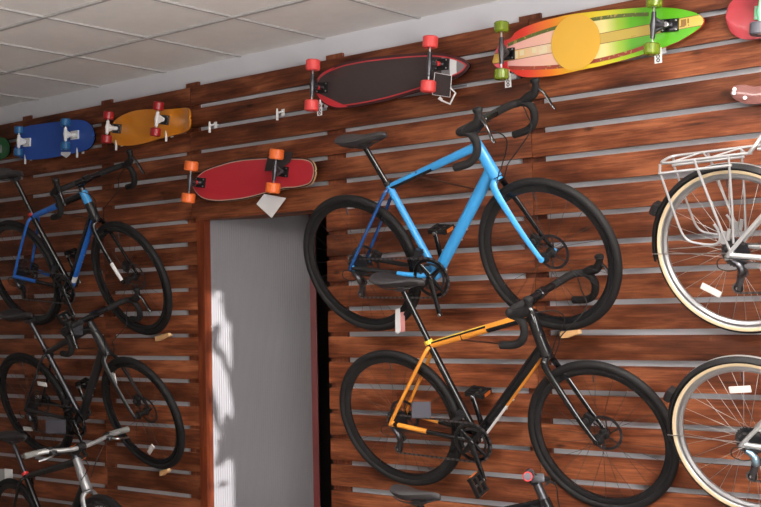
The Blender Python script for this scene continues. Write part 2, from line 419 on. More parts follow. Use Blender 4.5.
def bicycle(name, label, cat, p, g, st, group=None):
    t, Rm = pose(p); wb, steer = p[6], p[7]; R = g.get('R', .345)
    base = V((wb / 2, 0, -R))
    root = thing(name, label, cat, Matrix.Translation(t + Rm @ base) @ Rm.to_4x4(), group)
    O = Matrix.Translation(-base)                         # axle coordinates -> root
    bb, sc, ht, cr, sad = (V((q[0], 0, q[1])) for q in (g['bb'], g['sc'], g['ht'], g['cr'], g['sad']))
    fa = V((wb, 0, 0)); saxis = (ht - cr).normalized()
    S = O @ Matrix.Translation(cr) @ Matrix.Rotation(steer, 4, saxis) @ Matrix.Translation(-cr)
    fm = st['frame']
    get = lambda k: fm.get(k, fm['all'])
    # ---- frame
    b = MB()
    def tube(p0, p1, r0, r1, m, n=14, seg=12, a=1., bq=1.):
        b.sweep([lerp(p0, p1, i / seg) for i in range(seg + 1)], [r0 + (r1 - r0) * i / seg for i in range(seg + 1)], m, n=n, a=a, b=bq)
    sct = sc + (sc - bb).normalized() * .012
    tube(bb, sct, .017, .0165, get('seat_tube'))
    tt0 = sc - (sc - bb).normalized() * g.get('tt_drop', .004); tt1 = ht - saxis * .018
    if g.get('low_step'): tt1 = ht - saxis * .06; tt0 = lerp(bb, sc, .45)
    tube(tt0, tt1, .0145, .020, get('top_tube'), n=22, a=g.get('tt_a', 1.1), bq=.9, )
    dt1 = cr + saxis * .045
    tube(dt1, bb, g.get('dt_r', .027), g.get('dt_r', .027) * .92, get('down_tube'), n=22, a=1.05, bq=.9)
    tube(cr + saxis * .008, ht, .029, .023, get('head_tube'))
    b.disc(bb, (0, 1, 0), .024, .075, fm.get('shell', get('down_tube')) if not callable(get('down_tube')) else fm['all'])
    for s in (-1, 1):
        ys = s * .064
        ss0 = sc - (sc - bb).normalized() * g.get('ss_drop', .01) + V((0, s * .016, 0))
        b.sweep(crom([ss0, lerp(ss0, V((0, ys, 0)), .12) + V((0, s * .022, 0)), V((0, ys, .02)), V((0.0, ys, 0))], 5), [.0085] * 16, get('seat_stay'), n=10)
        cs0 = bb + V((-.01, s * .028, 0))
        b.sweep(crom([cs0, lerp(cs0, V((0, ys, 0)), .3) + V((0, s * .008, 0)), V((.03, ys, -.002)), V((0, ys, 0))], 5), [.0125] * 5 + [.0115] * 6 + [.0105] * 5, get('chain_stay'), n=10)
        b.disc((0, ys, 0), (0, 1, 0), .016, .010, get('dropout') if 'dropout' in fm else get('seat_stay') if not callable(get('seat_stay')) else fm['all'], 16)
        b.box((.006, ys * .99, -.018), (.014, .006, .03), DSTEEL)
    # bottle bolts
    dd = (bb - dt1).normalized(); nn = V((0, 1, 0)).cross(dd)
    for q in (.52, .62): b.disc(lerp(dt1, bb, q) - nn * .028, nn, .005, .006, STEEL, 10)
    frame = b.build('frame', root, M=O)
    # ---- seat clamp + post + saddle
    b = MB(); up = (sc - bb).normalized()
    b.lathe([(.0175, -.009), (.0205, -.009), (.0205, .009), (.0175, .009)], sct, up, st.get('clamp', MBLK), 20); b.build('seat_clamp', root, M=O)
    sclamp = V((g.get('post', (sad.x - .0, 0))[0], 0, sad.z - .045))
    b = MB(); b.sweep([lerp(lerp(bb, sc, .8), sclamp, i / 6) for i in range(7)], .0137, st.get('post', BLK), n=14)
    b.box(sclamp + V((.0, 0, .008)), (.05, .045, .022), DSTEEL, bev=.004); b.build('seatpost', root, M=O)
    s_ = saddle_mb(sad, g.get('sadL', .27), g.get('sadtilt', 0.), g.get('sadw', .07)).build('saddle', root, M=O)
    b = MB()
    for s in (-1, 1):
        b.sweep(crom([sad + V((-.10, s * .03, -.014)), sad + V((-.06, s * .022, -.036)), sad + V((.03, s * .022, -.036)), sad + V((.11, s * .008, -.018))], 5), .0035, DSTEEL, n=6)
    b.build('saddle_rail', s_)
    # ---- fork
    b = MB(); fk = st['fork']
    b.sweep([cr - saxis * .006, cr + saxis * .004], [.027, .025], fk['crown'], n=16)
    for s in (-1, 1):
        P = [cr + V((0, s * .020, -.002)), cr + V((.004, s * .040, -.03)), lerp(cr, fa, .35) + V((-.012, s * .049, 0)), lerp(cr, fa, .75) + V((-.010, s * .053, 0)), fa + V((0, s * .055, 0))]
        P = crom(P, 5); rr = [.0175 - .0085 * i / (len(P) - 1) for i in range(len(P))]
        b.sweep(P, rr, fk['near'] if s < 0 else fk['far'], n=12, a=1.1, b=.75)
        b.disc(fa + V((0, s * .055, 0)), (0, 1, 0), .012, .012, fk['tip'], 14)
    b.sweep([cr, ht + saxis * .005], .014, BLK, n=12)
    b.build('fork', root, M=S)
    # ---- wheels
    wheel(root, 'rear_wheel', O, R, st, True)
    wheel(root, 'front_wheel', S @ Matrix.Translation(fa), R, st, False)
    # ---- stem & bar
    st_top = ht + saxis * g.get('spacer', .03); hb = V((g['bar'][0], 0, g['bar'][1]))
    b = MB(); b.sweep([ht, st_top + saxis * .018], .0185, DSTEEL if st.get('bar') != 'silver' else ALU, n=16)
    b.sweep([lerp(st_top, hb, i / 4) for i in range(5)], [.0185, .017, .0165, .017, .019], st.get('stem', BLK), n=14)
    b.disc(hb, (0, 1, 0), .0225, .045, st.get('stem', BLK)); b.build('stem', root, M=S)
    hw = g.get('hw', .21)
    if st.get('bars', 'drop') == 'drop':
        b = MB(); half = [(0, .0, 0), (0, .08, 0), (.0, hw - .045, .0), (.022, hw - .012, -.001), (.06, hw - .004, -.006), (.086, hw - .002, -.030), (.088, hw, -.066), (.066, hw + .002, -.106), (.022, hw + .004, -.128), (-.05, hw + .006, -.134)]
        ba = g.get('bar_rot', 0.)
        Q = lambda v: hb + roty(-ba) @ V(v)
        for s in (-1, 1):
            pts = crom([Q((x, s * y, z)) for x, y, z in half], 6)
            k6 = len(pts); b.sweep(pts, [.0172 if i < 7 else .0170 for i in range(k6)], lambda tt, a: TAPE if tt > .12 else BLK, n=12, ref=(0, 0, 1))
        bar = b.build('handlebar', root, M=S @ Matrix.Translation(hb) @ Matrix.Rotation(g.get('bar_steer', 0.), 4, saxis) @ Matrix.Translation(-hb))
        for s in (-1, 1):
            yo = s * (hw - .003)
            b = MB(); pts = crom([Q((.045, yo, -.004)), Q((.085, yo, .010)), Q((.120, yo, .022)), Q((.140, yo, .052)), Q((.144, yo, .084))], 5)
            rr = [.0185 + .003 * math.sin(i / 4) for i in range(len(pts))]; rr[-4] = .021; rr[-3] = .022; rr[-2] = .0205; rr[-1] = .013
            b.sweep(pts, rr, MBLK, n=12, ref=(0, 1, 0), b=.85); b.build('brake_hood', bar)
            b = MB(); pts = crom([Q((.142, yo, .045)), Q((.162, yo + s * .006, .018)), Q((.172, yo + s * .012, -.018)), Q((.178, yo + s * .016, -.050)), Q((.188, yo + s * .018, -.070))], 5)
            b.sweep(pts, [.008] * 4 + [.007] * (len(pts) - 5) + [.0045], (st.get('lever', BLK)), n=8, a=.7, b=1.3); b.build('brake_lever', bar)
    else:
        sw = g.get('sweep', .05); rise = g.get('rise', .02)
        b = MB(); grip0 = hw - .12
        pts = crom([hb + V((-sw * 1.0, -hw, rise)), hb + V((-sw * .5, -hw * .6, rise * .8)), hb + V((0, -.06, 0)), hb + V((0, .06, 0)), hb + V((-sw * .5, hw * .6, rise * .8)), hb + V((-sw * 1.0, hw, rise))], 7)
        b.sweep(pts, .0125, st.get('barm', BLK), n=12, ref=(0, 0, 1)); bar = b.build('handlebar', root, M=S)
        for s in (-1, 1):
            e = hb + V((-sw, s * hw, rise)); i0 = hb + V((-sw * .78, s * (hw - .12), rise * .95))
            b = MB(); b.sweep([lerp(i0, e, i / 6) for i in range(7)], [.0165, .0155, .017, .0165, .0165, .017, .0175], st.get('grip', MBLK), n=14, ref=(0, 0, 1)); gr = b.build('grip', bar)
            if st.get('grip_ring'):
                b = MB(); d = (e - i0).normalized(); b.lathe([(.0145, 0), (.018, 0), (.018, .006), (.0145, .006)], e, d, RED, 18); b.disc(e + d * .002, d, .0145, .006, GREYC); b.build('end_ring', gr)
            b = MB(); q = hb + V((-sw * .72, s * (hw - .14), rise * .9))
            b.lathe([(.0128, -.012), (.018, -.012), (.018, .012), (.0128, .012)], q, (0, 1, 0), DSTEEL, 14); b.box(q + V((.03, 0, -.012)), (.05, .03, .026), DSTEEL, bev=.005)
            b.sweep(crom([q + V((.05, 0, -.012)), q + V((.075, s * .03, -.02)), q + V((.06, s * .10, -.03))], 4), .005, st.get('leverm', DSTEEL), n=8); b.build('brake_lever', bar)
    # cables
    for s, f in ((-1, .0), (1, 1.)):
        if st.get('bars', 'drop') == 'drop':
            P = [hb + V((.06, s * (hw - .02), -.01)), hb + V((.12, s * .13, -.03)), hb + V((.13 + .03 * f, s * .07, -.09)), ht + V((.12, s * .03, -.11)), lerp(ht, cr, .75) + V((.06, s * .03, 0)), lerp(ht, cr, .9) + V((.02, s * .03, -.03))]
        else:
            P = [hb + V((.02, s * (hw - .15), 0)), hb + V((.08, s * .08, -.02)), hb + V((.09, s * .02, -.09)), lerp(ht, cr, .6) + V((.03, s * .03, 0))]
        b = MB(); b.sweep(crom(P, 7), .0026, MBLK, n=6); b.build('brake_cable', root, M=S)
    # ---- drivetrain
    ca = g.get('crank', -1.42); cy = -.052; cR = g.get('ring', .092)
    b = MB(); b.lathe([(cR, cy - .002), (cR, cy + .002), (cR - .014, cy + .002), (cR - .014, cy - .002)], bb, (0, 1, 0), st.get('ringm', BLK), 48)
    n_t = int(2 * PI * cR / .0127)
    for k in range(n_t):
        a = 2 * PI * k / n_t; b.box(bb + V((cR * math.cos(a), cy, cR * math.sin(a))), (.007, .003, .006), DSTEEL, rot=roty(-a))
    for k in range(4):
        a = ca + .5 + k * PI / 2; b.sweep([bb + V((.012 * math.cos(a), cy - .002, .012 * math.sin(a))), bb + V(((cR - .01) * math.cos(a), cy, (cR - .01) * math.sin(a)))], [.014, .009], BLK, n=8, b=.4)
    b.lathe([(cR * .74, cy + .007), (cR * .74, cy + .010), (cR * .62, cy + .010), (cR * .62, cy + .007)], bb, (0, 1, 0), DSTEEL, 40)
    b.disc(bb + V((0, cy - .008, 0)), (0, 1, 0), .017, .02, BLK); b.sweep([bb + V((0, -.05, 0)), bb + V((0, .062, 0))], .011, DSTEEL, n=12)
    cs = b.build('chainring', root, M=O)
    for s, a, nm in ((-1, ca, 'r'), (1, ca + PI, 'l')):
        e = bb + V((.17 * math.cos(a), s * .078, .17 * math.sin(a))); q = bb + V((0, s * .062, 0))
        b = MB(); b.sweep([q - (e - q) * .06, lerp(q, e, .25), lerp(q, e, .6), e, e + (e - q) * .05], [.017, .0155, .013, .0125, .010], st.get('crankm', BLK), n=12, a=1., b=.62)
        b.disc(e + V((0, s * -.0, 0)), (0, 1, 0), .008, .020, STEEL, 12); b.build('crank_arm', cs)
        if (s < 0 and st.get('rpedal', True)) or s > 0:
            c = e + V((0, s * .055, 0)); b = MB()
            b.sweep([e, c + V((0, s * .04, 0))], .006, STEEL, n=8)
            tlt = roty(g.get('ped', .2) if s > 0 else g.get('pedr', .9))
            for dx in (-.042, .042): b.box(c + tlt @ V((dx, 0, 0)), (.012, .085, .024), MBLK, rot=tlt, bev=.003)
            for dy in (-.036, 0, .036): b.box(c + tlt @ V((0, dy, 0)), (.09, .012, .020), MBLK, rot=tlt, bev=.003)
            for dx in (-.049, .049): b.box(c + tlt @ V((dx, 0, 0)), (.003, .05, .016), REFLO, rot=tlt)
            b.build('pedal', root, M=O)
    # derailleur + chain
    j1 = V((.022, -.045, -.075)); j2 = V((g.get('dx', -.005), -.045, g.get('dz', -.135)))
    b = MB()
    b.sweep(crom([V((.004, -.072, -.02)), V((.03, -.082, -.035)), V((.036, -.08, -.06)), j1 + V((0, -.016, 0))], 4), [.012] * 5 + [.014] * 8, st.get('derm', DSTEEL), n=10)
    for c in (j1, j2):
        b.disc(c, (0, 1, 0), .020, .004, MBLK, 14); b.disc(c + V((0, -.006, 0)), (0, 1, 0), .007, .008, STEEL, 10)
    for y in (-.008, .008): b.sweep([j1 + V((0, y, .01)), j2 + V((0, y, -.008))], [.013, .011], DSTEEL, n=8, b=.2)
    b.build('rear_derailleur', root, M=O)
    cs_r = g.get('cog', .040)
    path = []
    def arc(c, r, a0, a1, k): return [V((c.x + r * math.cos(a0 + (a1 - a0) * i / k), 0, c.z + r * math.sin(a0 + (a1 - a0) * i / k))) for i in range(k + 1)]
    path += arc(V((0, 0, 0)), cs_r, PI * 1.25, PI * .5, 8)
    path += arc(bb, cR + .004, PI * .5 + .1, -PI * .5, 20)
    path += arc(j2, .020, -PI * .5, -PI * 1.2, 6)
    path += arc(j1, .020, -PI * .15, PI * .55, 5)
    L = []
    for i in range(len(path)):
        a_, b_ = path[i], path[(i + 1) % len(path)]; k = max(1, round((b_ - a_).length / .0127))
        L += [(lerp(a_, b_, q / k), lerp(a_, b_, (q + 1) / k)) for q in range(k)]
    b = MB()
    for i, (a_, b_) in enumerate(L):
        y = -.045 + (cy + .045) * max(0, min(1, (a_.x - .05) / max(.1, bb.x - .1)))
        d = b_ - a_; ang = math.atan2(d.z, d.x); c = (a_ + b_) / 2 + V((0, y, 0))
        for s in (-1, 1): b.box(c + V((0, s * (.0028 if i % 2 else .0018), 0)), (.0135, .001, .0075), CHAINM if i % 2 else DSTEEL, rot=roty(-ang))
    b.build('chain', root, M=O)
    # brake calipers and front derailleur
    if st.get('disc', True):
        for nm, c, M_ in (('f', fa + V((-.075, .040, .055)), S), ('r', V((.07, .040, .02)), O)):
            b = MB(); b.box(c, (.045, .024, .055), MBLK, rot=roty(.6), bev=.006); b.disc(c + V((0, -.014, 0)), (0, 1, 0), .012, .006, DSTEEL); b.build('brake_caliper', root, M=M_)
    b = MB(); q = lerp(bb, sc, .27)
    b.box(q + V((-.012, -.028, 0)), (.03, .03, .035), DSTEEL, rot=roty(.5), bev=.004)
    b.slab([q + V((-.04, -.050, -.012)), q + V((.03, -.050, .020)), q + V((.035, -.050, .004)), q + V((-.035, -.050, -.03))], (0, -.003, 0), DSTEEL); b.build('front_derailleur', root, M=O)
    b = MB(); P = [V((.30, -.02, -.06)), V((.10, -.07, -.03)), V((-.03, -.085, .0)), V((-.055, -.085, -.035)), V((-.02, -.08, -.055)), V((.02, -.082, -.05))]
    b.sweep(crom(P, 6), .0024, MBLK, n=6); b.build('shift_cable', root, M=O)
    # ---- fender, rack, lamp
    if st.get('fender'):
        for w_, M_, a0, a1 in ((V((0, 0, 0)), O, PI * 1.02, PI * .05), (fa, S, PI * 1.05, PI * .3)):
            b = MB(); rings = []
            for i in range(41):
                a = a0 + (a1 - a0) * i / 40; ring = []
                for k in range(9):
                    u = -1 + k / 4; rr = R + .011 - .016 * u ** 4
                    ring.append(b.bm.verts.new(w_ + V((rr * math.cos(a), u * .026, rr * math.sin(a)))))
                for k in range(9):
                    u = 1 - k / 4; rr = R + .009 - .016 * u ** 4
                    ring.append(b.bm.verts.new(w_ + V((rr * math.cos(a), u * .025, rr * math.sin(a)))))
                rings.append(ring)
            for i in range(40):
                for k in range(18): b.face((rings[i][k], rings[i][(k + 1) % 18], rings[i + 1][(k + 1) % 18], rings[i + 1][k]), st['fender'] if 2 < k < 5 else MBLK)
            b.face(rings[0], MBLK); b.face(rings[-1][::-1], MBLK)
            b.build('mudguard', root, M=M_)
            b = MB()
            for s in (-1, 1):
                aa = a0 - .10 if w_.x < .5 else a0 - .2
                e = w_ + V(((R + .004) * math.cos(aa), s * .028, (R + .004) * math.sin(aa)))
                b.sweep([e, w_ + V((0, s * .062, .01))], .0022, STEEL, n=6)
            b.build('mudguard_stay', root, M=M_)
        b = MB(); aa = st.get('lamp_ang', 2.58); c = V(((R + .022) * math.cos(aa), 0, (R + .022) * math.sin(aa)))
        b.box(c, (.028, .055, .05), MBLK, rot=roty(-aa), bev=.008); b.box(c + V((.014 * math.cos(aa), 0, .014 * math.sin(aa))), (.006, .045, .04), DRED, rot=roty(-aa), bev=.002)
        b.build('tail_lamp', root, M=O)
    if st.get('rack'):
        b = MB(); al = RACKM
        hw_ = .062
        loop = crom([(.14, -hw_, .390), (.0, -hw_, .387), (-.14, -hw_, .384), (-.20, -hw_, .383), (-.226, -hw_ * .75, .383), (-.233, 0, .383), (-.226, hw_ * .75, .383), (-.20, hw_, .383), (-.14, hw_, .384), (0, hw_, .387), (.14, hw_, .390)], 5)
        b.sweep(loop, .0058, al, n=10, ref=(0, 0, 1))
        for x, x2 in ((-.17, -.10), (-.03, -.10), (-.03, .05), (.12, .05)): b.sweep([(x, -hw_, .386), (x2, hw_, .386)], .0036, al, n=8, ref=(0, 0, 1))
        for s in (-1, 1):
            y = s * .066
            b.sweep([(-.236, y, .345), (.058, y, .352)], .0058, al, n=8)
            b.sweep([(-.224, y, .382), (-.232, y, .344)], .0055, al, n=8)
            b.sweep(crom([(-.230, y, .346), (-.208, y, .22), (-.190, y, .125), (-.178, y, .088), (-.155, y, .066), (-.10, y, .052), (-.058, y, .050), (-.038, y, .064), (-.036, y, .10), (-.05, y, .13)], 5), .0050, al, n=8)
            b.sweep([(-.084, y, .386), (-.045, y, .20), (-.002, y, .012)], .0056, al, n=8)
            b.sweep([(.052, y, .387), (.034, y, .20), (.014, y, .05)], .0050, al, n=8)
            b.box((-.020, y, .075), (.018, .008, .05), al, rot=roty(.25)); b.box((.002, y, .085), (.014, .008, .045), al, rot=roty(.3))
        b.sweep(crom([(.13, -hw_, .390), (.16, -.055, .42), (.165, 0, .436), (.16, .055, .42), (.13, hw_, .390)], 5), .0075, al, n=10, ref=(1, 0, 0))
        b.sweep([(.14, 0, .39), V((sc.x - .02, 0, sc.z - .03))], .006, al, n=8)
        b.build('luggage_rack', root, M=O)
    return root, O

road = dict(rim=RIMB, hub=MBLK, spoke=SPOKEB, spokes=24)
# sky blue road bike
side = lambda lo, hi, m1, m0: (lambda t, a: m1 if lo <= math.degrees(a) <= hi else m0)
def tt_blue(t, a): return MBLK if (t < .50 and (math.degrees(a) < 60 or math.degrees(a) > 272)) else BLUE
A = bicycle('road_bike', 'sky blue road bike with black drop bars hung right of the doorway', 'bicycle',
    [-3.8507, 4.4684, 0.2375, 0.015, 0.3811, -0.0061, 1.03, -0.0267],
    dict(bb=(.43, -.065), sc=(.286, .366), ht=(.806, .522), cr=(.866, .352), sad=(.205, .603), post=(.208, 0), bar=(.880, .618), hw=.228, crank=-1.47, bar_rot=.10, tt_a=1.0, sadtilt=.05, ped=.1),
    dict(road, frame=dict(all=BLUE, top_tube=tt_blue, seat_stay=NAVY, dropout=BLUE, chain_stay=lambda t, a: BLUE if (t < .42 or t > .93) else MBLK), fork=dict(crown=BLUE, near=BLUE, far=BLK, tip=BLUE), rpedal=False))
# black and orange road bike
def tt_or(t, a):
    d = math.degrees(a)
    if t > .62: return (ORNG if t < .97 else BLK) if 170 < d < 262 else BLK
    if 150 < d < 214: return YEL
    if 214 <= d < 250: return BLK
    return ORNG
def dt_or(t, a): return (ORNG if t < .62 else WHT) if 150 < math.degrees(a) < 236 else BLK
def cs_or(t, a): return ORNG if (.48 < t < .68 or .73 < t < .96) else BLK
def fk_or(t, a): return ORNG if ((math.degrees(a) > 318 or math.degrees(a) < 60) and t < .5) else BLK
B = bicycle('road_bike', 'black road bike with orange stays and yellow seat collar hung below the sky blue bike', 'bicycle',
    [-3.7049, 4.5583, -0.4958, 0.0655, 0.3331, -0.0453, 1.03, 0.0023],
    dict(bb=(.415, -.060), sc=(.243, .384), ht=(.780, .553), cr=(.832, .352), sad=(.132, .688), post=(.150, 0), bar=(.848, .640), hw=.248, bar_steer=-.20, crank=-1.30, bar_rot=.05, ped=.1, pedr=1.2, sadtilt=-.02),
    dict(road, frame=dict(all=BLK, top_tube=tt_or, down_tube=dt_or, seat_stay=ORNG, chain_stay=cs_or, dropout=ORNG), fork=dict(crown=BLK, near=fk_or, far=BLK, tip=BLK), clamp=YEL, reflectors=dict(front=[]), refl_tilt=1.))
# black and blue road bike
def tt_c(t, a): return ROYAL if t < .5 else BLK
def dt_c(t, a):
    d = math.degrees(a)
    return (WHT if .86 < t < .95 else ROYAL) if 140 < d < 252 else BLK
def ht_c(t, a): return BLUE if t > .55 else CHAR
def fk_c(t, a): return WHT if .70 < t < .93 else BLK
def st_c(t, a): return BLK if t > .97 else ROYAL
Cb = bicycle('road_bike', 'black road bike with royal blue stays and white fork tips, upper left', 'bicycle',
    [-6.6003, 4.4717, 0.294, -0.011, 0.3599, -0.0705, 1.023, -0.0756],
    dict(bb=(.44, -.066), sc=(.256, .371), ht=(.797, .52), cr=(.852, .341), sad=(.135, .640), post=(.190, 0), bar=(.868, .590), hw=.238, bar_steer=-.13, bar_rot=.10, crank=-1.2),
    dict(road, frame=dict(all=BLK, top_tube=tt_c, down_tube=dt_c, head_tube=ht_c, seat_stay=ROYAL, chain_stay=lambda t, a: ROYAL if t > .45 else BLK, dropout=ROYAL),
         fork=dict(crown=BLK, near=fk_c, far=BLK, tip=BLK), clamp=RED))
# charcoal road bike
D = bicycle('road_bike', 'plain charcoal road bike with drop bars hung below the black and blue bike', 'bicycle',
    [-6.5378, 4.5043, -0.5156, -0.008, 0.3516, -0.0152, 1.0218, -0.0643],
    dict(bb=(.435, -.062), sc=(.295, .355), ht=(.798, .534), cr=(.868, .350), sad=(.12, .592), post=(.225, 0), bar=(.862, .590), hw=.225, bar_steer=-.12, crank=-1.25, bar_rot=-.04),
    dict(road, frame=dict(all=CHAR, seat_tube=DSTEEL), fork=dict(crown=CHAR, near=CHAR, far=CHAR, tip=DSTEEL), post=DSTEEL, reflectors=dict(front=[(-1.62, .22), (2.2, .25)], rear=[(.75, .22), (-2.3, .22)]), refl_tilt=2.3))
# flat bar bike at lower left
E_ = bicycle('hybrid_bike', 'black hybrid bike with silver flat handlebar and red seat collar at the lower left', 'bicycle',
    [-6.375, 4.275, -1.261, -0.119, 0.142, 0, 1.02, -0.02],
    dict(bb=(.43, -.065), sc=(.19, .375), ht=(.800, .520), cr=(.876, .345), sad=(.115, .605), post=(.09, 0), bar=(.872, .590), hw=.31, sweep=.03, rise=.022, crank=-.4, sadtilt=.06),
    dict(road, bars='flat', barm=ALU, stem=MBLK, frame=dict(all=BLK, head_tube=GSIL), fork=dict(crown=GSIL, near=GSIL, far=GSIL, tip=GSIL), clamp=RED, post=DSTEEL, grip=mat('grey_grip', (.20, .20, .19), .6), leverm=STEEL))
# bike standing under the orange one
F_ = bicycle('hybrid_bike', 'dark flat bar bike standing low beneath the black and orange bike, mostly out of view', 'bicycle',
    [-3.43, 4.2, -1.255, 0.0, 0.15, 0, 1.02, .62],
    dict(bb=(.43, -.065), sc=(.22, .37), ht=(.79, .53), cr=(.865, .35), sad=(.155, .503), post=(.165, 0), sadw=.05, sadL=.245, bar=(.755, .605), hw=.27, sweep=.02, rise=.02, crank=-.4, spacer=.06),
    dict(road, bars='flat', frame=dict(all=BLK), fork=dict(crown=BLK, near=BLK, far=BLK, tip=BLK), grip_ring=True, leverm=DSTEEL))
# city bikes at the right edge
city = dict(rim=mat('grey_alloy_rim', (.36, .36, .37), .35, .8), cross=1.6, hub=ALU, spoke=SPOKES, spokes=32, cream=True, disc=False, rim_d=.022, tyre_r=.0175, frame=dict(all=SILV), fork=dict(crown=SILV, near=SILV, far=SILV, tip=SILV),
            bars='flat', barm=ALU, stem=ALU, post=ALU, crankm=ALU, fender=SILV, rack=True, derm=DSTEEL)
cg = dict(bb=(.50, -.07), sc=(.40, .40), ht=(.86, .55), cr=(.905, .38), sad=(.50, .53), post=(.47, 0), bar=(.90, .70), hw=.29, sweep=.14, rise=.03, crank=.12, spacer=.09, sadw=.085)
def scaled(p, R):
    k = R / .345; return [p[0] * k, p[1] * k, p[2] * k] + p[3:]
bicycle('city_bike', 'silver city bike with luggage rack and cream tyres, upper one at the right edge', 'bicycle',
    scaled([-2.0433, 4.638, 0.2158, 0.0321, 0.3302, 0.0, 1.06, 0.0], .338), dict(cg, R=.338), dict(city, reflectors=dict(rear=[(-2.28, .20)]), refl_tilt=1.75))
bicycle('city_bike', 'silver city bike with cream tyres and blue tinted derailleur, lower one at the right edge', 'bicycle',
    scaled([-2.0896, 4.8148, -0.5339, 0.0445, 0.3263, 0.0, 1.06, 0.0], .326), dict(cg, R=.326), dict(city, reflectors=dict(rear=[(1.62, .205)]), refl_tilt=1.6, derm=mat('blue_tinted_alloy', (.30, .46, .58), .3, .8), rack=False, lamp_ang=2.62))

# ------------------------------------------------------------------ skateboards
def ramp_mat(name, stops, rough=.35, coat=.3, attr='edge_dist', const=True):
    m, t, b = nt(name); a = t.nodes.new('ShaderNodeAttribute'); a.attribute_name = attr
    cr = t.nodes.new('ShaderNodeValToRGB'); cr.color_ramp.interpolation = 'CONSTANT' if const else 'LINEAR'
    mul = t.nodes.new('ShaderNodeMath'); mul.operation = 'MULTIPLY'; mul.inputs[1].default_value = 10.
    e = cr.color_ramp.elements
    e[0].position = stops[0][0]; e[0].color = (*stops[0][1], 1); e[1].position = stops[1][0] * 10; e[1].color = (*stops[1][1], 1)
    for p_, c in stops[2:]: q = e.new(p_ * 10); q.color = (*c, 1)
    t.links.new(a.outputs['Fac'], mul.inputs[0]); t.links.new(mul.outputs[0], cr.inputs[0]); t.links.new(cr.outputs[0], b.inputs['Base Color'])
    b.inputs['Roughness'].default_value = rough; b.inputs['Coat Weight'].default_value = coat
    return m

